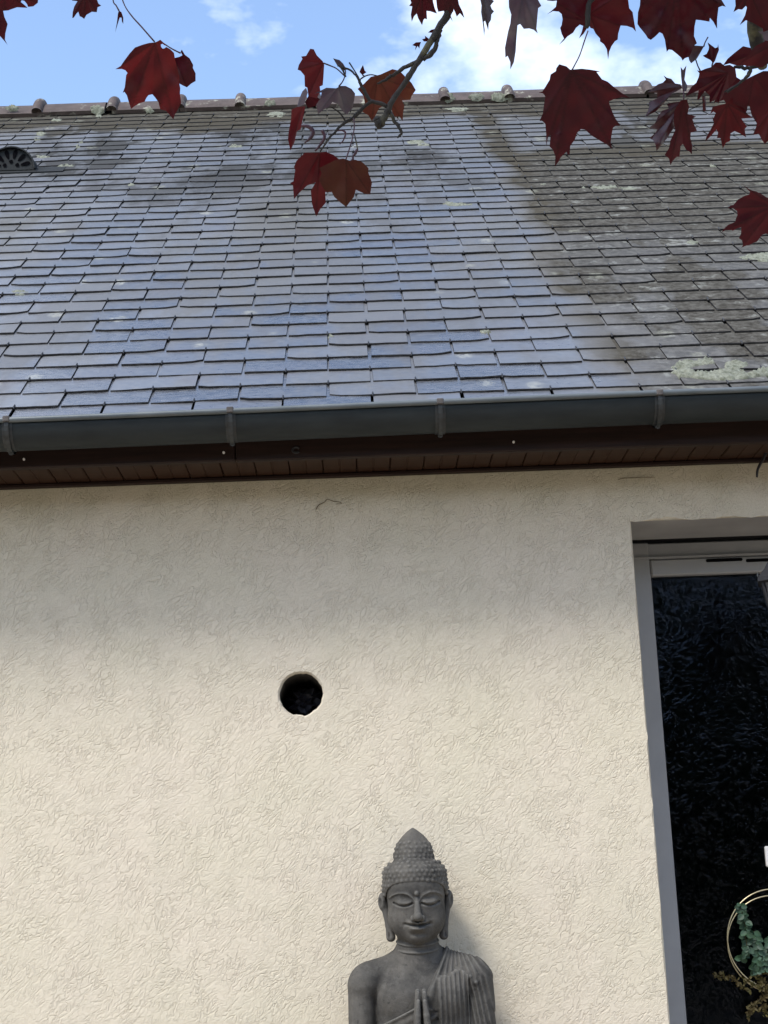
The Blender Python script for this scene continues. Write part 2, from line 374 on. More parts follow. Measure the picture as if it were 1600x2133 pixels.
# ------------------------------------------------------------------ house
house = empty('house', (0, 0, 0), 'beige rendered house with grey slate roof and zinc gutter', 'house')
HX0, HX1 = -5.5, 5.5
DX0, DX1, DZ0, DZ1 = 0.7205, 1.66, 0.10, 2.263       # door opening
HC = at_y(627, 1446, 0.0); HR = 0.0545                # round hole
SOFZ = 2.416; RECESS = 0.27

w = MB()
def wq(x0, x1, z0, z1): w.quad((x0, 0, z0), (x1, 0, z0), (x1, 0, z1), (x0, 0, z1))
sq = 0.11; hx0, hx1, hz0, hz1 = HC[0]-sq, HC[0]+sq, HC[2]-sq, HC[2]+sq
wq(HX0, hx0, 0, 2.6); wq(hx0, hx1, 0, hz0); wq(hx0, hx1, hz1, 2.6); wq(hx1, 0.66, 0, 2.6)
wq(DX1, HX1, 0, 2.6); wq(DX0, DX1, DZ1+0.02, 2.6); wq(DX0, DX1, 0, DZ0); wq(0.66, DX0, DZ1+0.02, 2.6); wq(0.66, DX0, 0, DZ0)
# ragged arrises of the opening
zs = np.linspace(DZ0, DZ1, 90); jx = DX0 + rng.normal(0, 0.0011, 90); jx[rng.integers(0, 90, 9)] += 0.003
for i in range(89):
    w.quad((0.66, 0, zs[i]), (jx[i], 0, zs[i]), (jx[i+1], 0, zs[i+1]), (0.66, 0, zs[i+1]))
    w.quad((jx[i], 0, zs[i]), (DX0+0.004, 0.006, zs[i]), (DX0+0.004, 0.006, zs[i+1]), (jx[i+1], 0, zs[i+1]))
    w.quad((DX0+0.004, 0.006, zs[i]), (DX0+0.004, RECESS+0.08, zs[i]), (DX0+0.004, RECESS+0.08, zs[i+1]), (DX0+0.004, 0.006, zs[i+1]))
w.quad((0.66, 0, DZ1), (jx[-1], 0, DZ1), (DX0, 0, DZ1+0.02), (0.66, 0, DZ1+0.02))
xs = np.linspace(DX0, DX1, 60); jz = DZ1 + rng.normal(0.0, 0.0012, 60) + 0.002*np.sin(xs*40)
jz[3:9] += np.array([.002, .005, .003, .006, .004, .001])
for i in range(59):
    w.quad((xs[i], 0, jz[i]), (xs[i+1], 0, jz[i+1]), (xs[i+1], 0, DZ1+0.02), (xs[i], 0, DZ1+0.02))
    w.quad((xs[i], 0, jz[i]), (xs[i+1], 0, jz[i+1]), (xs[i+1], 0.007, DZ1-0.0005), (xs[i], 0.007, DZ1-0.0005))
w.quad((DX1, 0, DZ0), (DX1, 0, DZ1+0.02), (DX1, RECESS+0.08, DZ1+0.02), (DX1, RECESS+0.08, DZ0))
# ring between the square and the ragged round hole, then its rounded lip
n = 48; ang = np.linspace(0, 2*math.pi, n, endpoint=False)
rr = HR*(1+rng.normal(0, 0.012, n)); rr[34:37] *= 0.955; rr[40:43] *= 0.965; rr[8:11] *= 1.02; rr[20:23] *= 0.985
sqp = []
for a in ang:
    m_ = sq/max(abs(math.cos(a)), abs(math.sin(a))); sqp.append((HC[0]+m_*math.cos(a), 0, HC[2]+m_*math.sin(a)))
ring = [(HC[0]+r*math.cos(a), 0, HC[2]+r*math.sin(a)) for r, a in zip(rr+0.004, ang)]
lip = [(HC[0]+r*math.cos(a), 0.005, HC[2]+r*math.sin(a)) for r, a in zip(rr, ang)]
deep = [(HC[0]+r*math.cos(a), 0.02, HC[2]+r*math.sin(a)) for r, a in zip(rr, ang)]
for i in range(n):
    j = (i+1) % n
    w.quad(sqp[i], sqp[j], ring[j], ring[i]); w.quad(ring[i], ring[j], lip[j], lip[i]); w.quad(lip[i], lip[j], deep[j], deep[i])
# gable and back walls close the house
w.quad((HX0, 0, 0), (HX0, 0, 2.6), (HX0, 6.5, 2.6), (HX0, 6.5, 0)); w.add([(HX0, 0, 2.6), (HX0, 3.25, 5.0), (HX0, 6.5, 2.6)], [(0, 1, 2)])
w.quad((HX1, 0, 0), (HX1, 6.5, 0), (HX1, 6.5, 2.6), (HX1, 0, 2.6)); w.add([(HX1, 0, 2.6), (HX1, 6.5, 2.6), (HX1, 3.25, 5.0)], [(0, 1, 2)])
w.quad((HX0, 6.5, 0), (HX0, 6.5, 2.6), (HX1, 6.5, 2.6), (HX1, 6.5, 0))
wall = w.build('wall', M['plaster'], house)
tag(wall, 'beige rendered wall with a rough wormy texture')
h = MB()
for i in range(n):
    j = (i+1) % n; q = lambda p, y, s=1.0: (HC[0]+(p[0]-HC[0])*s, y, HC[2]+(p[2]-HC[2])*s)
    h.quad(q(deep[i], 0.0202), q(deep[j], 0.0202), q(deep[j], 0.26, 1.0), q(deep[i], 0.26, 1.0))
    h.add([q(deep[i], 0.26), q(deep[j], 0.26), (HC[0], 0.27, HC[2])], [(0, 1, 2)])
tag(h.build('hole_lining', M['masonry'], wall), 'dark round hole cut through the rendered wall')

# crumpled dark sheet pushed into the hole
bm = bmesh.new(); bmesh.ops.create_icosphere(bm, subdivisions=3, radius=1.0)
for q in bm.verts:
    d = q.co.normalized(); k = 1+0.30*math.sin(7*d.x+3*d.z)*math.sin(6*d.y+2)+0.22*math.sin(13*d.z+9*d.x)
    q.co = Vector((HC[0]+0.006+d.x*0.040*k, 0.14+d.y*0.045*k, HC[2]-0.008+d.z*0.036*k))
me = bpy.data.meshes.new('crumpled_sheet'); bm.to_mesh(me); bm.free()
tag(link('crumpled_sheet', me, M['plastic']), 'dark crumpled sheet stuffed inside the round wall hole', 'sheet')

# door: lintel underside, shutter slot, frame, patterned pane
door = MB(); door.quad((DX0+0.004, 0.004, DZ1), (DX1, 0.004, DZ1), (DX1, 0.238, DZ1), (DX0+0.004, 0.238, DZ1))
door.quad((DX0+0.004, 0.238, DZ1), (DX1, 0.238, DZ1), (DX1, 0.238, DZ1+0.06), (DX0+0.004, 0.238, DZ1+0.06))
lint = door.build('lintel', M['lintel'], house)
sl_ = MB(); sl_.box(DX0+0.004, DX1, 0.24, 0.30, DZ1+0.03, DZ1+0.05); sl_.build('shutter_slot', M['black'], house)
dr = MB()
FY = 0.268; GX0 = 0.8165; GZ1 = float(at_y(1357, 1200, FY)[2])
dr.box(DX0+0.012, GX0-0.0005, FY, FY+0.07, DZ0, DZ1-0.002, 0.003)
dr.box(DX1-0.045, DX1-0.002, FY, FY+0.07, DZ0, DZ1-0.002, 0.003)
zh = float(at_y(1340, 1164, FY)[2])
dr.box(GX0-0.020, DX1-0.045, FY+0.004, FY+0.07, zh, DZ1-0.004, 0.003)
frame = dr.build('door_frame', M['frame'], house)
s_ = MB()
s_.box(DX0+0.012, DX1-0.03, FY-0.008, FY-0.001, zh-0.003, zh+0.003)
s_.build('drip_lip', M['frame'], frame)
zt = zh-0.004
sash = MB()
sash.box(GX0-0.004, GX0+0.0002, FY+0.012, FY+0.05, DZ0+0.02, zt)
sash.box(DX1-0.12, DX1-0.046, FY-0.004, FY+0.05, DZ0+0.02, zt, 0.004)
sash.box(GX0+0.0005, DX1-0.1205, FY-0.004, FY+0.05, GZ1, zt, 0.004)
sash.box(GX0+0.0005, DX1-0.1205, FY-0.004, FY+0.05, DZ0+0.02, 0.6, 0.004)
door_leaf = sash.build('door_sash', M['frame'], house)
for u0, u1 in ((1471, 1547), (1554, 1632)):
    a, b = at_y(u0, 1168, FY-0.005), at_y(u1, 1165, FY-0.005); v_ = MB()
    nn = 8; L = [];
    zc = (a[2]+b[2])/2; rr_ = 0.0042
    for k in range(nn+1): t_ = math.pi/2+math.pi*k/nn; L.append((a[0]+rr_+rr_*math.cos(t_), zc+rr_*math.sin(t_)))
    for k in range(nn+1): t_ = -math.pi/2+math.pi*k/nn; L.append((b[0]-rr_+rr_*math.cos(t_), zc+rr_*math.sin(t_)))
    m_ = len(L); v_.add([(x, FY-0.0065, z) for x, z in L]+[(x, FY-0.0038, z) for x, z in L], [tuple(range(m_))]+[(i, (i+1) % m_, m_+(i+1) % m_, m_+i) for i in range(m_)])
    v_.build('vent_slot', M['black'], door_leaf)
p_ = MB(); p_.quad((GX0-0.001, FY+0.022, 0.59), (DX1-0.12, FY+0.022, 0.59), (DX1-0.12, FY+0.022, GZ1+0.002), (GX0-0.001, FY+0.022, GZ1+0.002))
p_.build('pane', M['glass'], door_leaf)
rm = MB()
x0, x1, y0, y1, z0, z1 = DX0-0.6, DX1+1.2, FY+0.075, 3.2, 0.05, 2.45
rm.quad((x0, y1, z0), (x1, y1, z0), (x1, y1, z1), (x0, y1, z1)); rm.quad((x0, y0, z0), (x0, y1, z0), (x0, y1, z1), (x0, y0, z1))
rm.quad((x1, y0, z0), (x1, y1, z0), (x1, y1, z1), (x1, y0, z1)); rm.quad((x0, y0, z0), (x1, y0, z0), (x1, y1, z0), (x0, y1, z0)); rm.quad((x0, y0, z1), (x1, y0, z1), (x1, y1, z1), (x0, y1, z1))
rm.quad((x0, y0, z0), (DX0+0.01, y0, z0), (DX0+0.01, y0, z1), (x0, y0, z1)); rm.quad((DX1-0.002, y0, z0), (x1, y0, z0), (x1, y0, z1), (DX1-0.002, y0, z1)); rm.quad((DX0+0.01, y0, DZ1-0.004), (DX1-0.002, y0, DZ1-0.004), (DX1-0.002, y0, z1), (DX0+0.01, y0, z1))
rm.build('room', M['room'], house)

# eaves: soffit boards, fascia, trim, nails
FASY = -0.195
sof = MB(); sof.box(HX0, HX1, FASY+0.024, 0.0-0.001, SOFZ+0.012, SOFZ+0.02)
soffit = sof.build('soffit', M['black'], house)
bw = 0.0862
def board_mesh():
    b = MB(); y0, y1 = FASY+0.0235, -0.002; hw = bw/2
    prof = [(-hw+.0006, 0.003), (-hw+.0028, 0), (-.0030, 0), (-.0008, 0.0018), (.0008, 0.0018), (.0030, 0), (hw-.0028, 0), (hw-.0006, 0.003)]
    k = len(prof); b.add([(x, y0, z) for x, z in prof]+[(x, y1, z) for x, z in prof], [(i, i+1, k+i+1, k+i) for i in range(k-1)]); return mesh('soffit_board', b.v, b.f)
bmesh_ = board_mesh(); nb = int((HX1-HX0)/bw)
for i in range(nb):
    o = link('soffit_board', bmesh_, M['soffit'], soffit); o.location = (HX0+bw*(i+0.5), 0, SOFZ+random.uniform(-.0006, .0006))
jx_ = float(at_y(490, 940, FASY)[0])
for a, b, dz in ((HX0, jx_-0.0008, 0.0), (jx_+0.0008, HX1, -0.0015)):
    f_ = MB(); f_.box(a, b, FASY, FASY+0.023, SOFZ-0.007+dz, SOFZ+0.14, 0.003); f_.build('fascia_board', M['fascia'], house)
t_ = MB(); t_.box(HX0, HX1, -0.020, -0.0012, SOFZ-0.011, SOFZ-0.001, 0.002); t_.build('trim_strip', M['fascia'], house)
for u, v in ((50, 957), (466, 943), (1070, 921)):
    q = at_y(u, v, FASY-0.001); d = MB(); d.tube([(q[0], FASY+0.002, q[2]), (q[0], FASY-0.004, q[2]+0.0005)], [0.0034, 0.0028], 8); d.build('nail', M['nail'], house)
q = at_y(617, 938, FASY-0.001); d = MB(); d.tube([(q[0]+0.009*math.cos(a), FASY-0.003, q[2]+0.007*math.sin(a)) for a in np.linspace(0.6, 5.6, 12)], 0.003, 6)
d.build('hook_eye', M['hook'], house)

# ------------------------------------------------------------------ roof
AL = R(37.3); SD = np.array([0, math.cos(AL), math.sin(AL)]); ND = np.array([0, -math.sin(AL), math.cos(AL)])
E0 = np.array([0.0, -0.2146, 2.5617]) + 0.021*np.array([0, math.sin(AL), -math.cos(AL)])                # a course edge; x counted from the world origin
GA, WS, XP = 0.1047, 0.2235, -0.831                  # course gauge, slate width, phase
TH = 0.0054; TILT = TH/GA; LS = 0.30; H0 = TILT*LS
def rp(x, s, hh=0.0): return E0 + np.array([x, 0, 0]) + SD*s + ND*hh
RS1 = 4.47
deckm = MB()
a, b = rp(HX0, 0.02, -0.004), rp(HX1, 0.02, -0.004); c, d = rp(HX1, RS1, -0.004), rp(HX0, RS1, -0.004)
deckm.quad(a, b, c, d)
bz = 2*c[1]
deckm.quad(d, c, (HX1, bz+0.2146, a[2]), (HX0, bz+0.2146, a[2]))
roof = deckm.build('roof', M['black'], house)
tag(roof, 'grey slate roof, grown with lichen towards the right')

def slate_variant(k):
    r = random.Random(100+k); nb_ = 9; hw = WS/2-0.0033
    bot = []
    for i in range(nb_):
        t = i/(nb_-1); x = -hw+2*hw*t; y = r.gauss(0, 0.0011)
        bot.append([x, y])
    tilt = r.gauss(0, 0.0012)
    for q in bot: q[1] += tilt*q[0]/hw
    if k % 6 == 1: bot[0][1] += 0.014; bot[1][1] += 0.003
    if k % 6 == 3: bot[-1][1] += 0.018; bot[-2][1] += 0.004
    if k % 7 == 5: bot[3][1] += 0.004; bot[4][1] += 0.005
    out = [(x, y) for x, y in bot]+[(hw+r.gauss(0, .0008), LS), (-hw+r.gauss(0, .0008), LS)]
    m_ = len(out); v = []
    for x, y in out:                                 # top face, set in by a hacked chamfer along the tail
        fr = 1 if y < LS*0.5 else 0
        v.append((x*(1-0.004*fr), y+fr*(0.0010+r.uniform(0, .0014)), TH))
    for x, y in out: v.append((x, y, TH*0.45 if y < LS*0.5 else TH))
    for x, y in out: v.append((x, y+0.0005, 0.0))
    f = [tuple(range(m_))]
    for i in range(m_):
        j = (i+1) % m_
        if i == m_-2: continue
        f.append((m_+i, m_+j, j, i)); f.append((2*m_+i, 2*m_+j, m_+j, m_+i))
    # tilt about the tail so that each course rides on the one below
    vv = [(x, y, z+H0-TILT*y) for x, y, z in v]
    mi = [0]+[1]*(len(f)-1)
    return vv, f, mi
NV = 14
VAR = [slate_variant(k) for k in range(NV)]
BASIS = Matrix(((1, 0, 0, 0), (0, SD[1], ND[1], 0), (0, SD[2], ND[2], 0), (0, 0, 0, 1)))
slates = []
VENT = at_y(0, 0, 0)
vc = rp(-1.370, 0, 0); VS = (2.128-E0[1])/SD[1]      # the small roof vent
NR = 41
for i in range(-1, NR):
    s0 = i*GA if i >= 0 else -0.095
    k0 = int((HX0-XP)/WS)-1; k1 = int((HX1-XP)/WS)+1
    for k in range(k0, k1+1):
        x = XP+(k+(0.5 if i % 2 else 0.0))*WS
        if abs(x) > HX1-0.1: continue
        if x < -1.33 and x > -1.55 and VS-0.02 < s0 < VS+0.16 and False: continue
        P = rp(x, s0+GA/2, H0); u, v, z = project(P)
        vis = -60 < u < 1660 and 150 < v < 900
        jit = (random.gauss(0, .0012), random.gauss(0, .0016), random.gauss(0, .0006), random.gauss(0, .007), random.gauss(0, .010), random.gauss(0, .006))
        slates.append((0 if vis else 1, z, i, x, s0, jit, random.randrange(NV)))
slates.sort(key=lambda q: (q[0], q[1]))
def place(x, s0, jit, lift=True):
    P = rp(x+jit[0], s0+jit[1], abs(jit[2]))
    return Matrix.Translation(Vector(P)) @ BASIS @ Matrix.Rotation(jit[3], 4, 'Z') @ Matrix.Rotation(abs(jit[4])*0.6, 4, 'X') @ Matrix.Rotation(jit[5], 4, 'Y')
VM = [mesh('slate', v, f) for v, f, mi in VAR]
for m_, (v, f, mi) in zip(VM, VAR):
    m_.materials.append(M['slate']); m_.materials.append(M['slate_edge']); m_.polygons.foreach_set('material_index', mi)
for q in slates[:300]:
    o = link('slate', VM[q[6]], None, roof); o.matrix_basis = place(q[3], q[4], q[5])
fv = []; ff = []; tint = []; fmi = []
for q in slates[300:]:
    mat4 = np.array(place(q[3], q[4], q[5])); v, f, mi = VAR[q[6]]; fmi += mi
    v = np.array(v); v[:, 1] = np.minimum(v[:, 1], max(0.05, 4.40-q[4])); vv = np.c_[v, np.ones(len(v))]@mat4.T; o_ = len(fv)
    fv += [tuple(p[:3]) for p in vv]; ff += [tuple(i+o_ for i in p) for p in f]; tint += [random.random()]*len(f)
far = mesh('far_slates', fv, ff); at = far.attributes.new('tint', 'FLOAT', 'FACE'); at.data.foreach_set('value', tint)
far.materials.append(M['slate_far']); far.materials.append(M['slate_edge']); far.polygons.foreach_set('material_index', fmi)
tag(link('far_slates', far, None, roof), 'small distant slates towards the ridge', kind='stuff')
hk = MB()
for q in slates:
    if q[0]: continue
    mt = place(q[3], q[4], q[5]); z0 = H0
    def hp(x, y, z): return tuple(mt @ Vector((x, y, z)))
    wv = 0.0021
    # wire: out of the joint below, round the tail of the slate and up over it
    pts = [hp(0, 0.05, z0-TILT*0.05-0.0015), hp(0, 0.0, z0-0.0012), hp(0, -0.0045, z0+0.001), hp(0, -0.005, z0+TH*0.8), hp(0, -0.001, z0+TH+0.002), hp(0, 0.011, z0+TH+0.0014)]
    hk.tube(pts[1:], wv, 5)
tag(hk.build('slate_hooks', M['hook'], roof), 'small dark wire hooks holding the slate tails', kind='stuff')

# ridge tiles with a roll at every joint
rz0 = rp(0, 4.335, 0.045); apex = np.array([0, rp(0, RS1)[1]+0.0, 5.292])
def ridge_prof(off=0.0, fl=0.0):
    pr = []
    ay = 3.33; az = 5.288+off
    f0 = (3.200-off*0.4, 5.181-fl)
    pts = [f0, (3.218-off*0.3, 5.206+off*0.9), (3.252, 5.244+off), (3.290, 5.272+off), (ay, az), (3.370, 5.272+off), (3.408, 5.244+off), (3.442+off*.3, 5.206+off*.9), (3.455+off*.4, 5.186-fl)]
    return pts
RT_L = 0.3355; xr0 = float(at_y(88, 222, 3.24)[0])
def ridge_mesh():
    b = MB(); P = ridge_prof(); m_ = len(P); Q = [(y+(3.33-y)*0.10, z-0.014) for y, z in P]
    L = RT_L
    for x in (0.0, L-0.002): pass
    v = [(0, y, z) for y, z in P]+[(L-.002, y, z) for y, z in P]+[(0, y, z) for y, z in Q]+[(L-.002, y, z) for y, z in Q]
    f = [(i, m_+i, m_+i+1, i+1) for i in range(m_-1)]+[(2*m_+i, 2*m_+i+1, 3*m_+i+1, 3*m_+i) for i in range(m_-1)]
    f += [(0, 2*m_, 3*m_, m_), (m_-1, 2*m_-1, 4*m_-1, 3*m_-1)]
    f += [(i, i+1, 2*m_+i+1, 2*m_+i) for i in range(m_-1)]
    b.add(v, f); return mesh('ridge_tile', b.v, b.f)
def roll_mesh():
    b = MB(); P = smooth_path(ridge_prof(0.0, 0.0), 3); c = np.array([3.33, 5.14])
    v = []; f = []; K = 9
    for (y, z) in P:
        d = np.array([y, z])-c; d = d/np.linalg.norm(d)
        for k in range(K):
            a = math.pi*k/(K-1); ro = 0.034*math.sin(a)**0.7 - 0.004
            v.append((0.026*math.cos(a), y+d[0]*ro, z+d[1]*ro))
    m_ = len(P)
    for i in range(m_-1):
        for k in range(K-1): f.append((i*K+k, i*K+k+1, (i+1)*K+k+1, (i+1)*K+k))
    f.append(tuple(range(K))); f.append(tuple((m_-1)*K+k for k in range(K)))
    b.add(v, f); return mesh('ridge_roll', b.v, b.f, True)
RM, RR_ = ridge_mesh(), roll_mesh(); RM.materials.append(M['ridge']); RR_.materials.append(M['ridge'])
for i in range(-12, 22):
    x = xr0+i*RT_L
    if x < HX0-0.2 or x > HX1-0.1: continue
    tl = link('ridge_tile', RM, None, house); tl.location = (x, 0, random.uniform(-.003, .003)); tl.rotation_euler = (0, random.gauss(0, .004), 0)
    rl = link('ridge_roll', RR_, None, tl); rl.location = (0.0, 0, 0)

rb_ = MB(); rb_.box(HX0, HX1, 3.255, 3.405, 5.05, 5.215); rb_.build('ridge_board', M['black'], house)
# lichen crusts
def crust(pix, thick, name='lichen_patch', ridge=False, holes=0.3):
    """an irregular, lumpy crust grown on the slates, outline given by roof positions"""
    if ridge: P = np.array([at_y(u, v, 3.2) for u, v in pix]); 
    else:
        P = []
        for u, v in pix:
            d = ray(u, v); o_ = E0+ND*(H0*0.75+TH); P.append(CAM+d*(((o_-CAM)@ND)/(d@ND)))
        P = np.array(P)
    bm = bmesh.new(); vs_ = [bm.verts.new(p) for p in P]; bm.faces.new(vs_); bm.normal_update()
    for it in range(4):
        bmesh.ops.triangulate(bm, faces=list(bm.faces))
        ed = [e for e in bm.edges if e.calc_length() > 0.012]
        if not ed: break
        bmesh.ops.subdivide_edges(bm, edges=ed, cuts=1, use_grid_fill=False)
    bmesh.ops.triangulate(bm, faces=list(bm.faces))
    bnd = {v for e in bm.edges if e.is_boundary for v in e.verts}
    up = Vector(ND) if not ridge else Vector((0, -0.75, 0.66))
    for v in bm.verts:
        if v in bnd: v.co += up*(-0.004)+Vector((random.gauss(0, .002), random.gauss(0, .002), 0))
        else: v.co += up*(thick*(0.35+random.random()))
    me = bpy.data.meshes.new(name); bm.to_mesh(me); bm.free(); me.shade_smooth(); me.materials.append(M['lichen'])
    return link(name, me, None, roof)
def blob(cx, cy, rx, ry, nn=16, j=0.22):
    return [(cx+rx*(1+random.gauss(0, j))*math.cos(a), cy+ry*(1+random.gauss(0, j))*math.sin(a)) for a in np.linspace(0, 2*math.pi, nn, endpoint=False)]
big = [(1394,768),(1410,757),(1432,752),(1450,754),(1470,746),(1485,748),(1492,760),(1472,764),(1448,768),(1440,774),(1462,776),(1490,774),(1505,770),(1508,758),(1530,752),(1560,757),(1563,766),(1545,772),(1560,778),(1590,768),(1625,760),(1630,780),(1600,784),(1570,790),(1540,795),(1500,797),(1468,795),(1440,790),(1415,787),(1400,778)]
crust(big, 0.008)
crust([(1535,537),(1560,531),(1600,528),(1630,532),(1630,542),(1600,546),(1570,544),(1545,543)], 0.006)
for cx, cy, rx, ry in ((1441,507,15,4.5),(868,298,22,4),(880,301,16,3.5),(1265,391,26,5),(1310,394,18,3.5),(85,279,14,4),(78,289,10,3),(141,346,18,3),(88,327,16,2.5),(170,296,8,3),(162,305,7,3.5),(272,386,9,2.5),(490,305,13,3),(575,239,26,5),(953,229,24,4),(960,427,30,4),(1010,692,12,5),(1216,388,7,3),(40,610,22,5),(1485,345,9,3),(120,250,12,3.5),(205,242,8,4),(690,700,9,3),(1130,385,9,2.5),(935,424,16,3)):
    crust(blob(cx, cy, rx, ry), 0.004)
for cx, cy, rx, ry in ((935,203,14,10),(993,202,14,9),(1042,202,21,9),(203,228,14,10),(312,229,9,6),(563,214,11,7),(25,224,14,6),(1395,185,10,6)):
    crust(blob(cx, cy, rx, ry, 14, 0.15), 0.006, ridge=True)

# roof vent: half-round hood with a pierced front plate
ventR = 0.098
vp = rp(-1.370, VS, H0+0.012)
vent = MB()
K = 15; arc = [(math.cos(math.pi*k/(K-1)), math.sin(math.pi*k/(K-1))) for k in range(K)]
backl = 0.26
v = [(vp[0]+ventR*1.04*c_, vp[1]-0.012, vp[2]+ventR*1.04*s_) for c_, s_ in arc]+[(vp[0]+ventR*1.04*c_, vp[1]+0.02+backl*s_*0.55, vp[2]+ventR*1.04*s_+0.02) for c_, s_ in arc]
vent.add(v, [(k, k+1, K+k+1, K+k) for k in range(K-1)])
fl0, fl1, fl2, fl3 = rp(-1.60, VS-0.030, H0+0.0085), rp(-1.150, VS-0.030, H0+0.0085), rp(-1.150, VS+0.06, H0+0.0085), rp(-1.60, VS+0.06, H0+0.0085)
vent.quad(fl0, fl1, fl2, fl3); dn = ND*0.007; vent.quad(fl0-dn, fl1-dn, fl1, fl0)
vent.tube([(vp[0]+ventR*1.02*c_, vp[1]-0.012, vp[2]+ventR*1.02*s_) for c_, s_ in arc], 0.004, 6)
ventp = vent.build('roof_vent', M['zinc_vent'], house); tag(ventp, 'half-round zinc roof vent with a pierced front')
pl = MB(); pl.add([(vp[0]+ventR*c_, vp[1], vp[2]+ventR*s_) for c_, s_ in arc], [tuple(range(K))]); plate = pl.build('vent_plate', M['zinc_vent'], ventp)
def slot(cx, cz, a, l, w_):
    b = MB(); L = []
    for k in range(14):
        t = 2*math.pi*k/14; lx = l*math.cos(t); lz = w_*math.sin(t)*(1+0.35*math.cos(t))
        L.append((vp[0]+cx+lx*math.cos(a)-lz*math.sin(a), vp[1]-0.003, vp[2]+cz+lx*math.sin(a)+lz*math.cos(a)))
    b.add(L, [tuple(range(14))]); b.build('vent_hole', M['black'], ventp)
for k in range(6):
    a = math.pi*(k+0.5)/6; slot(0.062*math.cos(a), 0.010+0.062*math.sin(a), a, 0.021, 0.0085)
for x_, z_ in ((0, 0.038), (0.026, 0.022), (-0.026, 0.022)): slot(x_, z_, 0, 0.0085, 0.0085)

# ------------------------------------------------------------------ gutter
GR = 0.054; GY = -0.266; GZ = 2.4985; GS = 0.006
def gz(x): return GZ+GS*(x-0.1)
gm = MB(); K = 17; prof = [(GY-GR*math.cos(math.pi*k/(K-1)), -GR*1.08*math.sin(math.pi*k/(K-1))) for k in range(K)]
inn = [(GY+(y-GY)*0.965, z*0.965) for y, z in prof]
P = prof+inn[::-1]; m_ = len(P); nx = 24; xsg = np.linspace(HX0, HX1, nx)
v = [(x, y, gz(x)+z+0.0012*math.sin(3*x)) for x in xsg for y, z in P]
f = [(i*m_+k, (i+1)*m_+k, (i+1)*m_+(k+1) % m_, i*m_+(k+1) % m_) for i in range(nx-1) for k in range(m_)]
gm.add(v, f); gutter = gm.build('gutter', M['zinc'], house, True)
tag(gutter, 'grey half-round zinc gutter along the eaves')
rmb = MB(); rmb.tube([(x, GY-GR-0.003, gz(x)+0.003+0.0012*math.sin(3*x)) for x in xsg], 0.0072, 10); rmb.build('gutter_rim', M['rim'], gutter, True)
bx = [float(at_y(u, 900, GY)[0]) for u in (24, 484, 917, 1371)]; dxs = bx[1]-bx[0]
for x in [bx[0]-2*dxs, bx[0]-dxs]+bx+[bx[3]+dxs, bx[3]+2*dxs]:
    if not HX0 < x < HX1: continue
    b = MB()
    for hw, e in ((0.0125, 0.0016), (0.0052, 0.0075)):
        pr = [(GY+(y-GY)*(1+e/GR), z*(1+e/GR)) for y, z in prof]
        b.add([(x-hw, y, gz(x)+z) for y, z in pr]+[(x-hw*0.6, GY+(y-GY)*1.02, gz(x)+z*1.02) for y, z in pr]+[(x+hw, y, gz(x)+z) for y, z in pr], [(k, k+1, 2*K+k+1, 2*K+k) for k in range(K-1)])
    b.tube([(x, GY+0.004, gz(x)-GR*1.08-0.004), (x, GY-0.004, gz(x)-GR*1.08-0.007)], 0.0065, 8)
    bb = b.build('gutter_bracket', M['strap'], gutter)
    c_ = MB(); c_.box(x-0.0085, x+0.0085, GY-GR-0.0115, GY-GR+0.006, gz(x)-0.004, gz(x)+0.0112, 0.002); c_.build('bracket_clip', M['rust'], bb)

# ------------------------------------------------------------------ little things on the wall
def strand(pix, y, r, name, label, cat, mat='strand', sub=4):
    pts = smooth_path([at_y(u, v, y) for u, v in pix], sub); b = MB()
    rad = np.linspace(r, r*0.5, len(pts)); b.tube(pts, list(rad), 6); return tag(b.build(name, M[mat], None, True), label, cat)
strand([(658,1062),(664,1052),(676,1046),(682,1040),(694,1044),(708,1046),(711,1049),(698,1050)], -0.003, 0.0012, 'dry_tendril', 'thin dry brown tendril clinging to the wall below the soffit', 'tendril')
strand([(1288,999),(1300,996),(1330,995),(1365,994)], -0.002, 0.0009, 'dry_twig', 'straight dark twig stuck on the wall above the door', 'twig')
strand([(1603,905),(1597,935),(1592,952),(1583,968),(1578,980),(1577,994)], -0.06, 0.0055, 'loose_cable', 'short black cable end hanging below the soffit at the right edge', 'cable', 'hook')

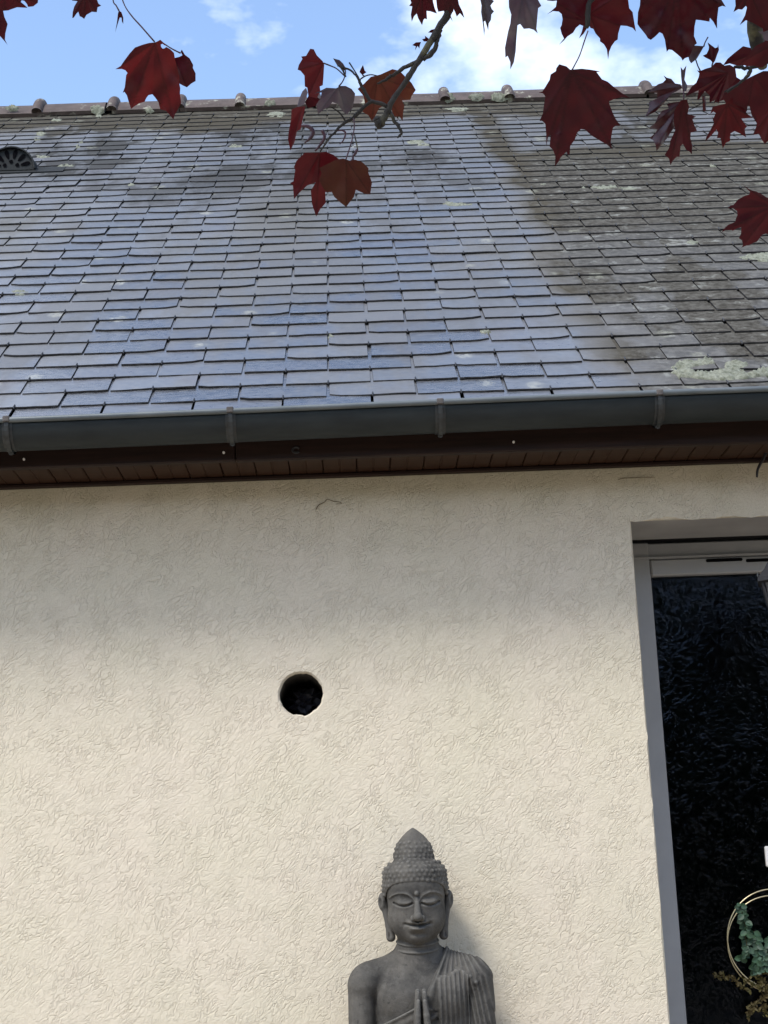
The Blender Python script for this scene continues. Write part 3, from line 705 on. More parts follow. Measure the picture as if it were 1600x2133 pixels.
# ------------------------------------------------------------------ statue (distance fields meshed with surface nets)
def surface_nets(F, org, hs):
    nx, ny, nz = F.shape; S = F < 0
    c = np.zeros((nx-1, ny-1, nz-1), np.int8)
    for i in (0, 1):
        for j in (0, 1):
            for k in (0, 1): c += S[i:nx-1+i, j:ny-1+j, k:nz-1+k]
    act = (c > 0) & (c < 8); ii, jj, kk = np.nonzero(act); nA = len(ii)
    idx = -np.ones(act.shape, np.int64); idx[act] = np.arange(nA)
    acc = np.zeros((nA, 3)); cnt = np.zeros(nA)
    for ax in range(3):
        for a in (0, 1):
            for b in (0, 1):
                o0 = [0, 0, 0]; oth = [q for q in range(3) if q != ax]; o0[oth[0]] = a; o0[oth[1]] = b
                o1 = list(o0); o1[ax] = 1
                f0 = F[ii+o0[0], jj+o0[1], kk+o0[2]]; f1 = F[ii+o1[0], jj+o1[1], kk+o1[2]]
                m = (f0 < 0) != (f1 < 0); t = np.where(m, f0/np.where(m, f0-f1, 1), 0)
                p = np.tile(np.array(o0, float), (nA, 1)); p[:, ax] = t
                acc += p*m[:, None]; cnt += m
    V = (acc/np.maximum(cnt, 1)[:, None]+np.c_[ii, jj, kk])*hs+np.array(org)
    faces = []
    def emit(ax):
        sl0 = [slice(1, -1)]*3; sl0[ax] = slice(0, -1); sl1 = list(sl0); sl1[ax] = slice(1, None)
        A = S[tuple(sl0)]; B = S[tuple(sl1)]; d = np.nonzero(A != B); inside = A[d]
        base = [d[0]+(ax != 0), d[1]+(ax != 1), d[2]+(ax != 2)]
        u, w_ = [(1, 2), (2, 0), (0, 1)][ax]
        def cell(a, b):
            q = [base[0].copy(), base[1].copy(), base[2].copy()]; q[u] -= a; q[w_] -= b; return idx[q[0], q[1], q[2]]
        quad = np.c_[cell(1, 1), cell(0, 1), cell(0, 0), cell(1, 0)]
        quad[~inside] = quad[~inside][:, ::-1]; faces.append(quad)
    for ax in range(3): emit(ax)
    return V, np.vstack(faces)
class Grid:
    def __init__(s, x0, x1, y0, y1, z0, z1, hs):
        s.hs = hs; s.org = (x0, y0, z0)
        s.X, s.Y, s.Z = np.meshgrid(np.arange(x0, x1, hs), np.arange(y0, y1, hs), np.arange(z0, z1, hs), indexing='ij')
        s.X = s.X.astype(np.float32); s.Y = s.Y.astype(np.float32); s.Z = s.Z.astype(np.float32)
    def ell(s, c, r):
        k0 = np.sqrt(((s.X-c[0])/r[0])**2+((s.Y-c[1])/r[1])**2+((s.Z-c[2])/r[2])**2)
        k1 = np.sqrt(((s.X-c[0])/r[0]**2)**2+((s.Y-c[1])/r[1]**2)**2+((s.Z-c[2])/r[2]**2)**2)
        return k0*(k0-1)/np.maximum(k1, 1e-6)
    def cap(s, a, b, r0, r1=None):
        r1 = r0 if r1 is None else r1; a = np.array(a, float); b = np.array(b, float); d = b-a; L = d@d
        t = np.clip(((s.X-a[0])*d[0]+(s.Y-a[1])*d[1]+(s.Z-a[2])*d[2])/L, 0, 1)
        return np.sqrt((s.X-a[0]-d[0]*t)**2+(s.Y-a[1]-d[1]*t)**2+(s.Z-a[2]-d[2]*t)**2)-(r0+(r1-r0)*t)
    def sph(s, c, r): return np.sqrt((s.X-c[0])**2+(s.Y-c[1])**2+(s.Z-c[2])**2)-r
    def add_sph(s, F, c, r, k):
        """blend a small sphere in, touching only its neighbourhood"""
        lo = [int((c[i]-r-3*k-s.org[i])/s.hs) for i in range(3)]; hi = [int((c[i]+r+3*k-s.org[i])/s.hs)+2 for i in range(3)]
        sl = tuple(slice(max(0, a), max(0, b)) for a, b in zip(lo, hi))
        if F[sl].size == 0: return
        d = np.sqrt((s.X[sl]-c[0])**2+(s.Y[sl]-c[1])**2+(s.Z[sl]-c[2])**2)-r; F[sl] = smin(F[sl], d, k)
def smin(a, b, k): h_ = np.clip(0.5+0.5*(b-a)/k, 0, 1); return b+(a-b)*h_-k*h_*(1-h_)
def smax(a, b, k): return -smin(-a, -b, k)
def pl_dist(X, Z, pts):
    """distance in the x-z plane to a polyline"""
    D = np.full(X.shape, 1e9, np.float32)
    for (ax, az), (bx_, bz_) in zip(pts[:-1], pts[1:]):
        dx, dz = bx_-ax, bz_-az; t = np.clip(((X-ax)*dx+(Z-az)*dz)/(dx*dx+dz*dz), 0, 1)
        D = np.minimum(D, np.hypot(X-ax-dx*t, Z-az-dz*t))
    return D

KS = 0.001118; SX, SY, SZ = 0.119, -0.115, 1.3028       # unit, and the statue's axis
statue = empty('stone_statue', (SX, SY, 0), 'dark grey carved stone statue with topknot and joined palms standing against the wall', 'statue')
def stone_mesh(name, F, G, parent, label=None, iters=1):
    V, Q = surface_nets(F, G.org, G.hs)
    W = np.c_[SX+V[:, 0]*KS, SY-V[:, 1]*KS, SZ+V[:, 2]*KS]
    o = link(name, mesh(name, W, Q[:, ::-1], True), M['stone'], parent)
    if label: o['label'] = label
    return o
# head and neck
G = Grid(-92, 92, -92, 108, -112, 118, 1.7); X, Y, Z = G.X, G.Y, G.Z; AX = np.abs(X)
F = G.ell((0, 0, 50), (65, 78, 58))
F = smin(F, G.ell((0, 18, -8), (61.5, 57, 57)), 22)
F = smin(F, G.sph((0, 48, -44), 21), 16)
F = smin(F, G.cap((0, 86, 22), (0, 0, 22), 1, 1)+2, 2) if False else F
hm = np.zeros_like(X)
brow = pl_dist(AX, Z, [(3, 20), (8, 28), (16, 35), (28, 39.5), (40, 39.5), (50, 36), (57, 31)])
hm += 3.0*np.exp(-(brow/2.4)**2)
hm -= 5.0*np.exp(-((AX-22)/17)**2-((Z-27)/7)**2)
hm += 6.5*np.exp(-((AX-27)/17)**4-((Z-21)/9.5)**2)
slit = pl_dist(AX, Z, [(10, 17.5), (18, 14.5), (28, 13), (38, 15), (47, 20)])
hm -= 5.5*np.exp(-(slit/2.0)**2)
lid = pl_dist(AX, Z, [(12, 12.5), (20, 10), (29, 8.5), (38, 10.5), (45, 15)])
hm += 0.0*np.exp(-(lid/2.6)**2)
hm -= 2.2*np.exp(-((AX-24)/13)**2-((Z+10)/12)**2)                 # beside the nose
lipc = -27+0.0065*X**2
hm += 6.0*np.exp(-((Z-lipc-5.0+0.6*np.exp(-(X/3)**2)*4)/3.6)**2)*sstep(27, 12, AX)
hm += 9.5*np.exp(-((Z-lipc+7)/5.0)**2)*sstep(22, 8, AX)
hm -= 6.0*np.exp(-((Z-lipc)/1.9)**2)*sstep(29, 22, AX)
hm -= 3.0*np.exp(-((AX-28)/4)**2-((Z+24)/4)**2)
hm -= 3.0*np.exp(-((Z+45)/4)**2)*sstep(22, 8, AX)
hm -= 1.8*np.exp(-(X/3)**2-((Z+18)/4)**2)
F = F - hm*sstep(25, 48, Y)
nose = smin(G.cap((0, 73, 26), (0, 90, -10), 4.5, 8), G.sph((0, 89, -9), 8.5), 3)
nose = smin(nose, np.minimum(G.sph((9, 80, -12), 6.5), G.sph((-9, 80, -12), 6.5)), 4)
F = smin(F, nose, 5)
F = smax(F, -np.minimum(G.sph((5, 86, -20), 3.0), G.sph((-5, 86, -20), 3.0)), 2)
G.add_sph(F, (0, 78, 38), 5, 1.5)
neck = G.cap((0, -6, -112), (0, -2, -40), 45, 42)
zz = Z+0.22*np.maximum(Y, 0)-0.0
neck = neck - 3.4*np.exp(-((zz+60)/3.0)**2) - 4.2*np.exp(-((zz+74)/3.4)**2) + 3.0*np.exp(-((zz+67)/2.2)**2)
F = smin(F, neck, 7)
head = stone_mesh('head', F, G, statue, 'carved face with lowered eyelids and a faint smile')
# hair cap with rows of curls, and the topknot
G = Grid(-84, 84, -98, 92, -30, 182, 1.7); X, Y, Z = G.X, G.Y, G.Z; AX = np.abs(X)
hair = G.ell((0, -4, 50), (70, 83, 63))
line = np.where(Y > 0, 61-16*(AX/62)**5-10*sstep(40, 10, Y), 40-70*sstep(0, -40, Y))
hair = smin(hair, G.ell((0, -4, 78), (68, 81, 37)), 6)
hair = smax(hair, (line-Z)*0.8, 3)
rho = np.hypot(X, Y+2)
tz = np.array([100, 108, 116, 126, 135, 144, 152, 160, 168, 174, 178]); tr_ = np.array([43, 43, 42.5, 41, 38.5, 34.5, 29, 22, 12.5, 4, -4])
knot = np.maximum((rho-np.interp(Z, tz, tr_))*0.75, 96-Z)
hair = smin(hair, knot, 3)
def curls(cz, rad, zs_, step, r, flat=1.0):
    for q, z_ in enumerate(zs_):
        rx, ry = rad(z_)
        if rx < 6: continue
        m_ = max(6, int(2*math.pi*((rx+ry)/2)/step))
        for k in range(m_):
            a = 2*math.pi*(k+0.5*(q % 2))/m_; x_, y_ = rx*math.cos(a), ry*math.sin(a)+cz
            if y_ > 5 or z_ > 96:
                ln = 61-16*(abs(x_)/62)**5-10*(1-min(1, max(0, (y_-10)/30)))
                if z_ > 96 or z_ > ln+2: G.add_sph(hair, (x_+random.gauss(0, .8), y_-0.8, z_+random.gauss(0, .9)), r*random.uniform(.85, 1.1), 3.0)
            elif z_ > 30: G.add_sph(hair, (x_, y_, z_), r, 2.2)
def er(z_):
    q = max(0, 1-((z_-50)/63)**2); a_ = 69*math.sqrt(q), 82*math.sqrt(q); p = max(0, 1-((z_-78)/37)**2); b_ = 67*math.sqrt(p), 80*math.sqrt(p); return max(a_, b_)
curls(-4, er, [38, 47, 56, 65, 74, 83, 92, 100, 107], 11.6, 4.2)
curls(-2, lambda z_: (np.interp(z_, tz, tr_)-0.5,)*2, [115, 124, 133, 142], 11.0, 3.0)
hr = stone_mesh('hair', hair, G, head, 'rows of carved curls rising into a pointed topknot')
# ears with long lobes
for sgn in (-1, 1):
    xs_ = sorted((sgn*40, sgn*92)); G = Grid(xs_[0], xs_[1], -30, 34, -68, 56, 1.7)
    e = G.ell((sgn*71, -2, 24), (9.5, 13, 19))
    e = smin(e, G.cap((sgn*67, 0, 14), (sgn*60, 3, -26), 7.5, 6.5), 5)
    e = smin(e, G.cap((sgn*60, 3, -26), (sgn*56.0, 4, -50), 6.5, 10), 4)
    e = smax(e, -G.ell((sgn*78, 9, 22), (5, 8, 11)), 2.5); e = smax(e, -G.ell((sgn*60, 16, -46), (3.2, 7, 9)), 2)
    stone_mesh('ear', e, G, head)
# torso, arms
G = Grid(-168, 168, -92, 112, -372, -62, 2.6); X, Y, Z = G.X, G.Y, G.Z; AX = np.abs(X)
def torso_field(G):
    X, Y, Z = G.X, G.Y, G.Z; AX = np.abs(X)
    T = G.ell((0, -6, -205), (93, 60, 150))
    for sg in (-1, 1):
        T = smin(T, G.cap((sg*14, -12, -100), (sg*100, -8, -126), 26, 30), 16)
        T = smin(T, G.ell((sg*40, 22, -170), (46, 36, 46)), 18)
    return T
def arm_field(G, sg):
    A = G.sph((sg*111, -6, -137), 36)
    A = smin(A, G.cap((sg*121, -5, -150), (sg*128, -2, -345), 29.5, 26), 12)
    A = smin(A, G.cap((sg*124, -2, -345), (sg*24, 74, -292), 25, 18), 10); return A
T = torso_field(G); AL_, AR_ = arm_field(G, -1), arm_field(G, 1)
B = smin(smin(T, AL_, 7), AR_, 7)
B = smin(B, G.cap((0, -8, -120), (0, -4, -70), 46, 44), 12)
torso = stone_mesh('torso', B, G, statue, 'bare chest and shoulder of the statue')
# robe over the viewer's right shoulder, with carved pleats
xe = np.interp(Z, [-300, -190, -154, -124, -96, -70, -60], [-6, 2, 17, 33, 49, 60, 62])
m1 = np.where(Y > -20, (xe-X)*0.8, (10-X))
zb = -223+(X+80)*0.47
m2 = np.maximum((Z-zb)*0.85, -(X+93))
mask = np.minimum(m1, m2)
mask = np.maximum(mask, np.where(X < 0, T-AL_*0-7, -1e3))
off = 5.5
q_ = np.arctan2(X-78, -(Z+38)); rad_ = np.hypot(X-78, Z+38)
arm_w = sstep(86, 100, X)*sstep(-120, -150, Z)
chest_pl = 1.7*np.cos(q_*46)
arm_pl = 1.7*np.cos((X-100+0.16*(Z+150)+0.35*Y)*0.62)
low_pl = 2.0*np.cos((Z-zb)*0.33)*(m2 < m1)
pl_ = np.where(m2 < m1, low_pl, chest_pl*(1-arm_w)+arm_pl*arm_w)*sstep(-40, 0, Y+20)
Rb = smin(smin(T, AR_, 5), G.cap((0, -8, -120), (0, -4, -70), 40, 40), 10)-off-pl_
edge_ = -2.6*np.exp(-((mask+4)/2.6)**2)-2.2*np.exp(-((mask+13)/2.4)**2)*(m2 < m1)
Rb = Rb+edge_
rb = smax(Rb, mask, 2.0)
rb = np.maximum(rb, -(B+3))
# hanging panel with a scalloped top
pt = np.interp(X, [40, 60, 75, 85, 95, 105, 118], [-133, -131, -125, -119, -124, -134, -146])
panel = np.maximum.reduce([np.abs(X-68)-33, Z-pt, smin(T, AR_, 10)-11.5-1.6*np.cos(X*0.62), -(T+2), -Y])
rb = smin(rb, panel, 2.0)
for x_, z_ in ((44,-134),(52,-133),(61,-131),(69,-128),(76,-124),(82,-119),(88,-117),(94,-121),(99,-128),(105,-135),(112,-142),(117,-147)):
    i_ = int(round((x_-G.org[0])/G.hs)); k_ = int(round((z_-G.org[2])/G.hs)); colF = rb[i_, :, k_]; ys = np.nonzero(colF < 0)[0]
    if len(ys): G.add_sph(rb, (x_, G.org[1]+ys[-1]*G.hs-1.5, z_), 5.2, 2.0)
robe = stone_mesh('robe', rb, G, statue, 'pleated robe draped over one carved shoulder')
# joined hands, five fingers each
for sg in (-1, 1):
    xs_ = (-44, 3) if sg < 0 else (-3, 44); G = Grid(xs_[0], xs_[1], 40, 125, -312, -140, 1.7)
    hd = G.ell((sg*12, 84, -262), (11, 24, 40))
    hd = smin(hd, G.cap((sg*22, 76, -308), (sg*15, 82, -270), 18, 14), 8)
    for (y_, top_, r_) in ((66, -165, 5.6), (76, -152, 6.0), (86, -156, 5.8), (95, -172, 5.0)):
        hd = smin(hd, G.cap((sg*11.5, y_+2, -245), (sg*9.0, y_+1, -205), r_*1.45, r_*1.25), 3)
        hd = smin(hd, G.cap((sg*9.0, y_+1, -205), (sg*6.6, y_-2, top_-r_), r_*1.25, r_*0.85), 2)
    hd = smin(hd, G.cap((sg*13, 66, -258), (sg*9, 54, -205), 7, 5.2), 3)
    hd = smax(hd, -(sg*G.X-1.2-0.02*(G.Z+300)*0), 1.0)
    stone_mesh('hand', hd, G, statue)
# lower robe, feet and plinth
G = Grid(-150, 150, -90, 110, -1168, -330, 5.0); X, Y, Z = G.X, G.Y, G.Z
hwz = np.interp(Z, [-1130, -1000, -700, -480, -330], [104, 98, 92, 100, 94]); dz_ = np.interp(Z, [-1130, -700, -480, -330], [60, 56, 64, 60])
k0 = np.sqrt((X/hwz)**2+((Y+2)/dz_)**2); L_ = (k0-1)*dz_*0.9-2.2*np.cos(X*0.30+np.sin(Z*.01)*2)*sstep(-10, 30, Y)
L_ = np.maximum(L_, -1118-Z)
for sg in (-1, 1): L_ = smin(L_, G.ell((sg*40, 58, -1118), (26, 44, 18)), 6)
L_ = np.minimum(L_, np.maximum.reduce([np.abs(X)-130, np.abs(Y-8)-88, -1166-Z, Z+1125]))
stone_mesh('lower_robe', L_, G, statue)

# ------------------------------------------------------------------ wreath, its hook, the lantern
WY = FY+0.006
wc = at_y(1614, 1956, WY); wr = 0.127
wreath = empty('wreath', (wc[0], WY, wc[2]-wr), 'gold wire hoop wreath with eucalyptus sprigs hanging on the dark glass', 'wreath')
for dy, dz, rr_ in ((-0.008, 0.0, wr), (0.012, -0.013, wr*0.97)):
    b = MB(); b.tube([(wc[0]+rr_*math.cos(a), WY+dy-0.006, wc[2]+dz+rr_*math.sin(a)) for a in np.linspace(0, 2*math.pi, 61)], 0.0016, 7, False); b.build('hoop', M['brass'], wreath, True)
def leaf_disc(L=0.017, W=0.014, cup=0.25):
    v = []; f = []
    for i in range(6):
        t = i/5; w_ = W/2*math.sin(math.pi*min(1, 0.08+0.92*t))**0.7 if t < 1 else 0.0004
        if i == 0: w_ = 0.001
        for j in (-1, -0.5, 0, 0.5, 1): v.append((j*w_, L*t, cup*W*(j*j)*0.6*math.sin(math.pi*t)+0.06*L*t*t))
    for i in range(5):
        for j in range(4): f.append((i*5+j, i*5+j+1, i*5+j+6, i*5+j+5))
    return v, f
def leaf_matrix(p, yaw, pitch, roll): return Matrix.Translation(Vector(p)) @ Matrix.Rotation(R(90), 4, 'X') @ Matrix.Rotation(yaw, 4, 'Z') @ Matrix.Rotation(pitch, 4, 'X') @ Matrix.Rotation(roll, 4, 'Y')
ev, ef = leaf_disc(); EM = mesh('leaf', ev, ef, True); EM.materials.append(M['euc'])
sprays = [[(1540,1882),(1545,1900),(1552,1925),(1553,1950),(1556,1975),(1546,1995)], [(1570,1940),(1575,1960),(1580,1985),(1572,2010),(1575,2022)], [(1605,1952),(1598,1972),(1590,1995),(1592,2020)], [(1632,1930),(1625,1960),(1618,1990)]]
stm = MB()
for sp in sprays:
    pts = smooth_path([at_y(u, v, WY-0.016) for u, v in sp], 5); stm.tube(pts, 0.0011, 5)
    for k, q in enumerate(pts):
        for sd in (-1, 1):
            o = link('leaf', EM, None, wreath)
            sc = random.uniform(0.75, 1.25)
            o.matrix_basis = leaf_matrix(q+np.array([0, random.uniform(-.014, .004), 0]), math.pi-sd*random.uniform(0.5, 1.5)+random.gauss(0, .3), random.uniform(-.7, .5), random.uniform(-.5, .5)) @ Matrix.Diagonal((sc, sc, sc, 1))
stm.build('stems', M['sprig'], wreath)
ev, ef = leaf_disc(0.011, 0.0055, 0.4); sv = []; sf = []
spr = [[(1560,2062),(1540,2048),(1520,2036),(1500,2034),(1490,2030)], [(1620,2075),(1590,2062),(1570,2050),(1550,2040)], [(1625,2090),(1600,2068),(1588,2045),(1572,2030)], [(1600,2070),(1580,2085),(1565,2105),(1556,2118)], [(1625,2085),(1600,2095),(1580,2100),(1562,2096)], [(1640,2040),(1615,2030),(1598,2026)], [(1610,2070),(1590,2050),(1580,2035)], [(1640,2110),(1610,2105),(1590,2112)]]
st2 = MB()
for sp in spr:
    pts = smooth_path([at_y(u, v, WY-0.012+random.uniform(-.012, .004)) for u, v in sp], 5); st2.tube(pts, 0.0008, 4)
    for q in pts:
        for _ in range(3):
            mt = leaf_matrix(q+rng.normal(0, .003, 3), random.uniform(0, 6.28), random.uniform(-.9, .9), random.uniform(-.7, .7)) @ Matrix.Scale(random.uniform(.7, 1.3), 4)
            o_ = len(sv); sv += [tuple(mt @ Vector(p)) for p in ev]; sf += [tuple(i+o_ for i in p) for p in ef]
m_ = mesh('sprigs', sv, sf, True)
tag(link('sprigs', m_, M['sprig'], wreath), 'olive brown small-leaved sprigs along the bottom of the hoop', kind='stuff')
st2.build('sprig_stems', M['sprig'], wreath)
hkq = at_y(1609, 1784, FY+0.012); b = MB(); b.box(hkq[0]-0.018, hkq[0]+0.018, FY+0.008, FY+0.0215, hkq[2]-0.027, hkq[2]+0.027, 0.003)
b.tube(smooth_path([(hkq[0], FY+0.006, hkq[2]-0.008), (hkq[0], FY-0.006, hkq[2]-0.016), (hkq[0], FY-0.01, hkq[2]-0.006)], 4), 0.003, 6)
tag(b.build('adhesive_hook', M['white']), 'white stick-on hook on the glass above the wreath', 'hook')
b = MB(); top_ = (wc[0], FY-0.002, wc[2]+wr); b.tube([top_, (hkq[0], FY-0.004, hkq[2]-0.017)], 0.0006, 5); b.build('cord', M['brass'], wreath)

LY = -0.10; lq = at_y(1573, 1208, LY); lx = lq[0]+0.086; lz = lq[2]
lan = empty('lantern', (lx, LY, lz-0.28), 'dark grey hanging lantern cut by the right edge of the picture', 'lantern')
def hexring(r, z): return [(lx+r*math.cos(math.pi/3*k+0.26), LY+r*math.sin(math.pi/3*k+0.26), z) for k in range(6)]
def hexloft(name, rs, mat, par):
    b = MB(); v = []; f = []
    for r, z in rs: v += hexring(r, z)
    for i in range(len(rs)-1): f += [(i*6+k, i*6+(k+1) % 6, (i+1)*6+(k+1) % 6, (i+1)*6+k) for k in range(6)]
    f += [tuple(range(6)), tuple(range((len(rs)-1)*6, len(rs)*6))]; b.add(v, f); return b.build(name, mat, par)
hexloft('cap', [(0.072, lz-0.012), (0.088, lz-0.008), (0.088, lz+0.002), (0.066, lz+0.026), (0.046, lz+0.058), (0.022, lz+0.082), (0.012, lz+0.098)], M['lantern'], lan)
hexloft('glass_body', [(0.038, lz-0.17), (0.072, lz-0.012)], M['lantern_glass'], lan)
for p0, p1 in zip(hexring(0.039, lz-0.172), hexring(0.075, lz-0.011)):
    b = MB(); b.tube([p0, p1], 0.0045, 6); b.build('corner_bar', M['lantern'], lan)
for p0 in hexring(0.087, lz+0.004):
    b = MB(); b.tube([p0, (p0[0], p0[1], p0[2]+0.009)], [0.003, 0.002], 6); b.build('finial', M['strap'], lan)
hexloft('base', [(0.02, lz-0.2), (0.042, lz-0.182), (0.042, lz-0.170)], M['lantern'], lan)
b = MB()
for k in range(12):
    zc_ = lz+0.108+k*0.019
    ax_ = (0.006, 0) if k % 2 else (0, 0.006)
    b.tube([(lx+ax_[0]*math.cos(a), LY+ax_[1]*math.cos(a), zc_+0.0125*math.sin(a)) for a in np.linspace(0, 2*math.pi, 11)], 0.0016, 5, False)
b.build('chain', M['lantern'], lan)

# ------------------------------------------------------------------ maple tree: limb, branches, leaves
TB = (2.7, -2.6, 0.0)
tree = empty('maple_tree', TB, 'purple-red maple whose twigs hang into the top of the picture', 'tree')
def wood(path, rads, name='branch', n=9, sub=4, mat='bark', noise=0.0006, parent=None):
    pts = smooth_path(path, sub); rad = np.interp(np.linspace(0, 1, len(pts)), np.linspace(0, 1, len(rads)), rads)
    pts = pts+rng.normal(0, noise, pts.shape); rad = rad*(1+rng.normal(0, 0.05, len(rad)))
    b = MB(); b.tube(pts, list(rad), n); return b.build(name, M[mat], parent or tree, True)
DZ = 2.35
wood([TB, (2.68, -2.58, 0.9), (2.6, -2.5, 1.9), (2.45, -2.4, 2.7), (2.4, -2.3, 3.6), (2.5, -2.2, 4.6)], [0.11, 0.095, 0.085, 0.08, 0.06, 0.03], 'trunk', 14)
limb = [(2.45, -2.4, 2.75), at_d(2500, -260, 2.4), at_d(2050, -250, 2.35), at_d(1620, -190, 2.35), at_d(1250, -210, 2.35), at_d(980, -190, 2.36), at_d(600, -170, 2.3), at_d(260, -150, 2.2), at_d(-120, -170, 2.15)]
wood(limb, [0.045, 0.032, 0.026, 0.022, 0.018, 0.014, 0.010, 0.007, 0.004], 'limb', 10)
def pxw(path, r_px, z0=DZ, z1=None, **kw):
    z1 = z0 if z1 is None else z1; n_ = len(path)
    return wood([at_d(u, v, z0+(z1-z0)*i/max(1, n_-1)) for i, (u, v) in enumerate(path)], [r*DZ/FPX for r in r_px], **kw)
def c4(pts): return [(560+u/4, v/4) for u, v in pts]
pxw([(980,-190),(965,-90),(946,-10)]+c4([(1500,90),(1440,200),(1330,380),(1260,490),(1190,600),(1100,740),(1010,870),(975,965),(925,1035)]), [10,9,8.5,8,7,6.5,6,5.5,7,8])
pxw(c4([(1290,478),(1200,530),(1100,580),(1030,625),(980,660),(905,700)]), [5,4.5,4,3.5,2])
pxw(c4([(1440,230),(1425,290),(1390,380),(1350,450),(1280,495)]), [2,3.5,5,6,5])
pxw(c4([(985,885),(920,860),(850,850),(770,915),(700,985),(640,1020),(560,1090),(490,1170),(430,1265)]), [4,4.5,4,4,3.5,2.8,2.2,1.6], noise=0.0004)
pxw(c4([(850,850),(800,775),(755,680),(745,655),(700,600),(620,560),(570,545)]), [4,3.8,3,2.2,2,1.6], noise=0.0004)
pxw(c4([(755,665),(800,635),(850,622),(900,630)]), [1.6,1.4,1.2], noise=0)
pxw(c4([(750,650),(715,590),(670,520)]), [1.8,1.3,1.6], noise=0)
pxw(c4([(1010,930),(1050,1010),(1100,1100),(1070,1150)]), [4,3.6,3,1.8])
pxw(c4([(640,1010),(590,940),(520,890)]), [2,1.6,1.2], noise=0)
pxw(c4([(900,985),(915,1035),(950,1040)]), [8,9,6], n=9)
pxw(c4([(665,1390),(700,1310),(742,1250)]), [1.8,2.6,3.2], mat='stalk')
pxw([(1625,-190),(1600,-90),(1577,0),(1572,50),(1578,100),(1590,140)], [16,16,17,17,15,10], z0=2.35, z1=2.45)
pxw([(1600,128),(1583,136),(1565,141),(1548,141),(1531,139)], [5,4,4.5,4,3], z0=2.4)
pxw([(1566,141),(1561,152),(1553,163),(1535,177),(1514,192)], [4,4.5,3.5,3,2.5], z0=2.4)
pxw([(1432,195),(1412,194),(1400,196)], [1.5,1.5,1.2], z0=2.4, noise=0); pxw([(1466,212),(1450,222),(1436,229)], [1.4,1.4,1], z0=2.4, noise=0)
pxw([(1440,92),(1460,150),(1500,190),(1530,180)], [1.2,1.5,2,2], z0=2.46, noise=0)
pxw([(1625,-190),(1500,-60),(1300,-40),(1236,-6),(1225,30),(1222,58)], [7,5,5,5,6,5], z0=2.4)
pxw(c4([(640,640),(620,590),(600,560)]), [2,2,2], noise=0)
pxw([(260,-150),(235,-60),(180,-40),(120,-20),(60,-30)], [4,3,3,2.5,2], z0=2.2)
pxw([(1625,-190),(1660,-20),(1650,150),(1640,330),(1618,420)], [9,8,6,4,2], z0=2.3)

def maple_leaf(poly, base, z, mat, tilt=(0.0, 0.0), fold=0.10, curl=0.0, stalk=None, label=None, seed=0):
    P = [tuple(map(float, q)) for q in poly]; bx_, by_ = base
    dist = [math.hypot(u-bx_, v-by_) for u, v in P]; dm = max(dist); nP = len(P)
    tips = [i for i in range(nP) if dist[i] >= max(dist[i-1], dist[(i+1) % nP], dist[i-2], dist[(i+2) % nP]) and dist[i] > 0.5*dm]
    va = sorted(math.atan2(P[i][1]-by_, P[i][0]-bx_) for i in tips) or [math.pi/2]
    tilt = (tilt[0], -max(0.5, abs(tilt[1])) if mat == 'leaf_sky_tint' else 0.05 if mat == 'leaf_sheen' else max(0.45, abs(tilt[1])))   # undersides face the camera, shiny upper faces the sky
    bm = bmesh.new(); vs_ = [bm.verts.new((u, v, 0)) for u, v in P]
    try: bm.faces.new(vs_)
    except ValueError: pass
    bm.normal_update()
    lim = max(2.6, dm/26)
    for it in range(6):
        bmesh.ops.triangulate(bm, faces=list(bm.faces), quad_method='BEAUTY', ngon_method='EAR_CLIP')
        ed = [e for e in bm.edges if e.calc_length() > lim]
        if not ed: break
        bmesh.ops.subdivide_edges(bm, edges=ed, cuts=1, use_grid_fill=False)
    bmesh.ops.triangulate(bm, faces=list(bm.faces))
    r_ = random.Random(seed+int(bx_*3+by_)); ph = r_.uniform(0, 6); wv = r_.uniform(0.025, 0.05)
    vein = []
    for q in bm.verts:
        u, v = q.co.x, q.co.y; dx, dy = u-bx_, v-by_; rr = math.hypot(dx, dy); a = math.atan2(dy, dx)
        da = min(abs((a-t+math.pi) % (2*math.pi)-math.pi) for t in va); perp = rr*abs(math.sin(min(da, 1.5)))
        vein.append(max(0.0, 1-perp/max(2.0, 0.02*dm)) if da < 0.6 else 0.0)
        off = 1.7*fold*rr*min(1.0, da/0.35)*0.6 + curl*rr*rr/max(dm, 1) + wv*dm*math.sin(u*0.09+ph)*math.cos(v*0.08+ph*2)*min(1, rr/dm*1.5)
        zz_ = z*(1+(tilt[0]*dx+tilt[1]*dy)/FPX)+off*z/FPX
        q.co = Vector(at_d(u, v, zz_))
    me = bpy.data.meshes.new('leaf'); bm.to_mesh(me); bm.free(); me.shade_smooth(); me.materials.append(M[mat])
    at_ = me.attributes.new('vein', 'FLOAT', 'POINT'); at_.data.foreach_set('value', vein)
    o = link('leaf', me, None, tree)
    if label: o['label'] = label
    if stalk:
        n_ = len(stalk); wood([at_d(u, v, z) for u, v in stalk], [1.7*z/FPX, 1.3*z/FPX, 1.5*z/FPX], 'leaf_stalk', 6, 4, 'stalk', 0, o)
    return o
def tr(ox, oy, s, pts): return [(ox+u/s, oy+v/s) for u, v in pts]
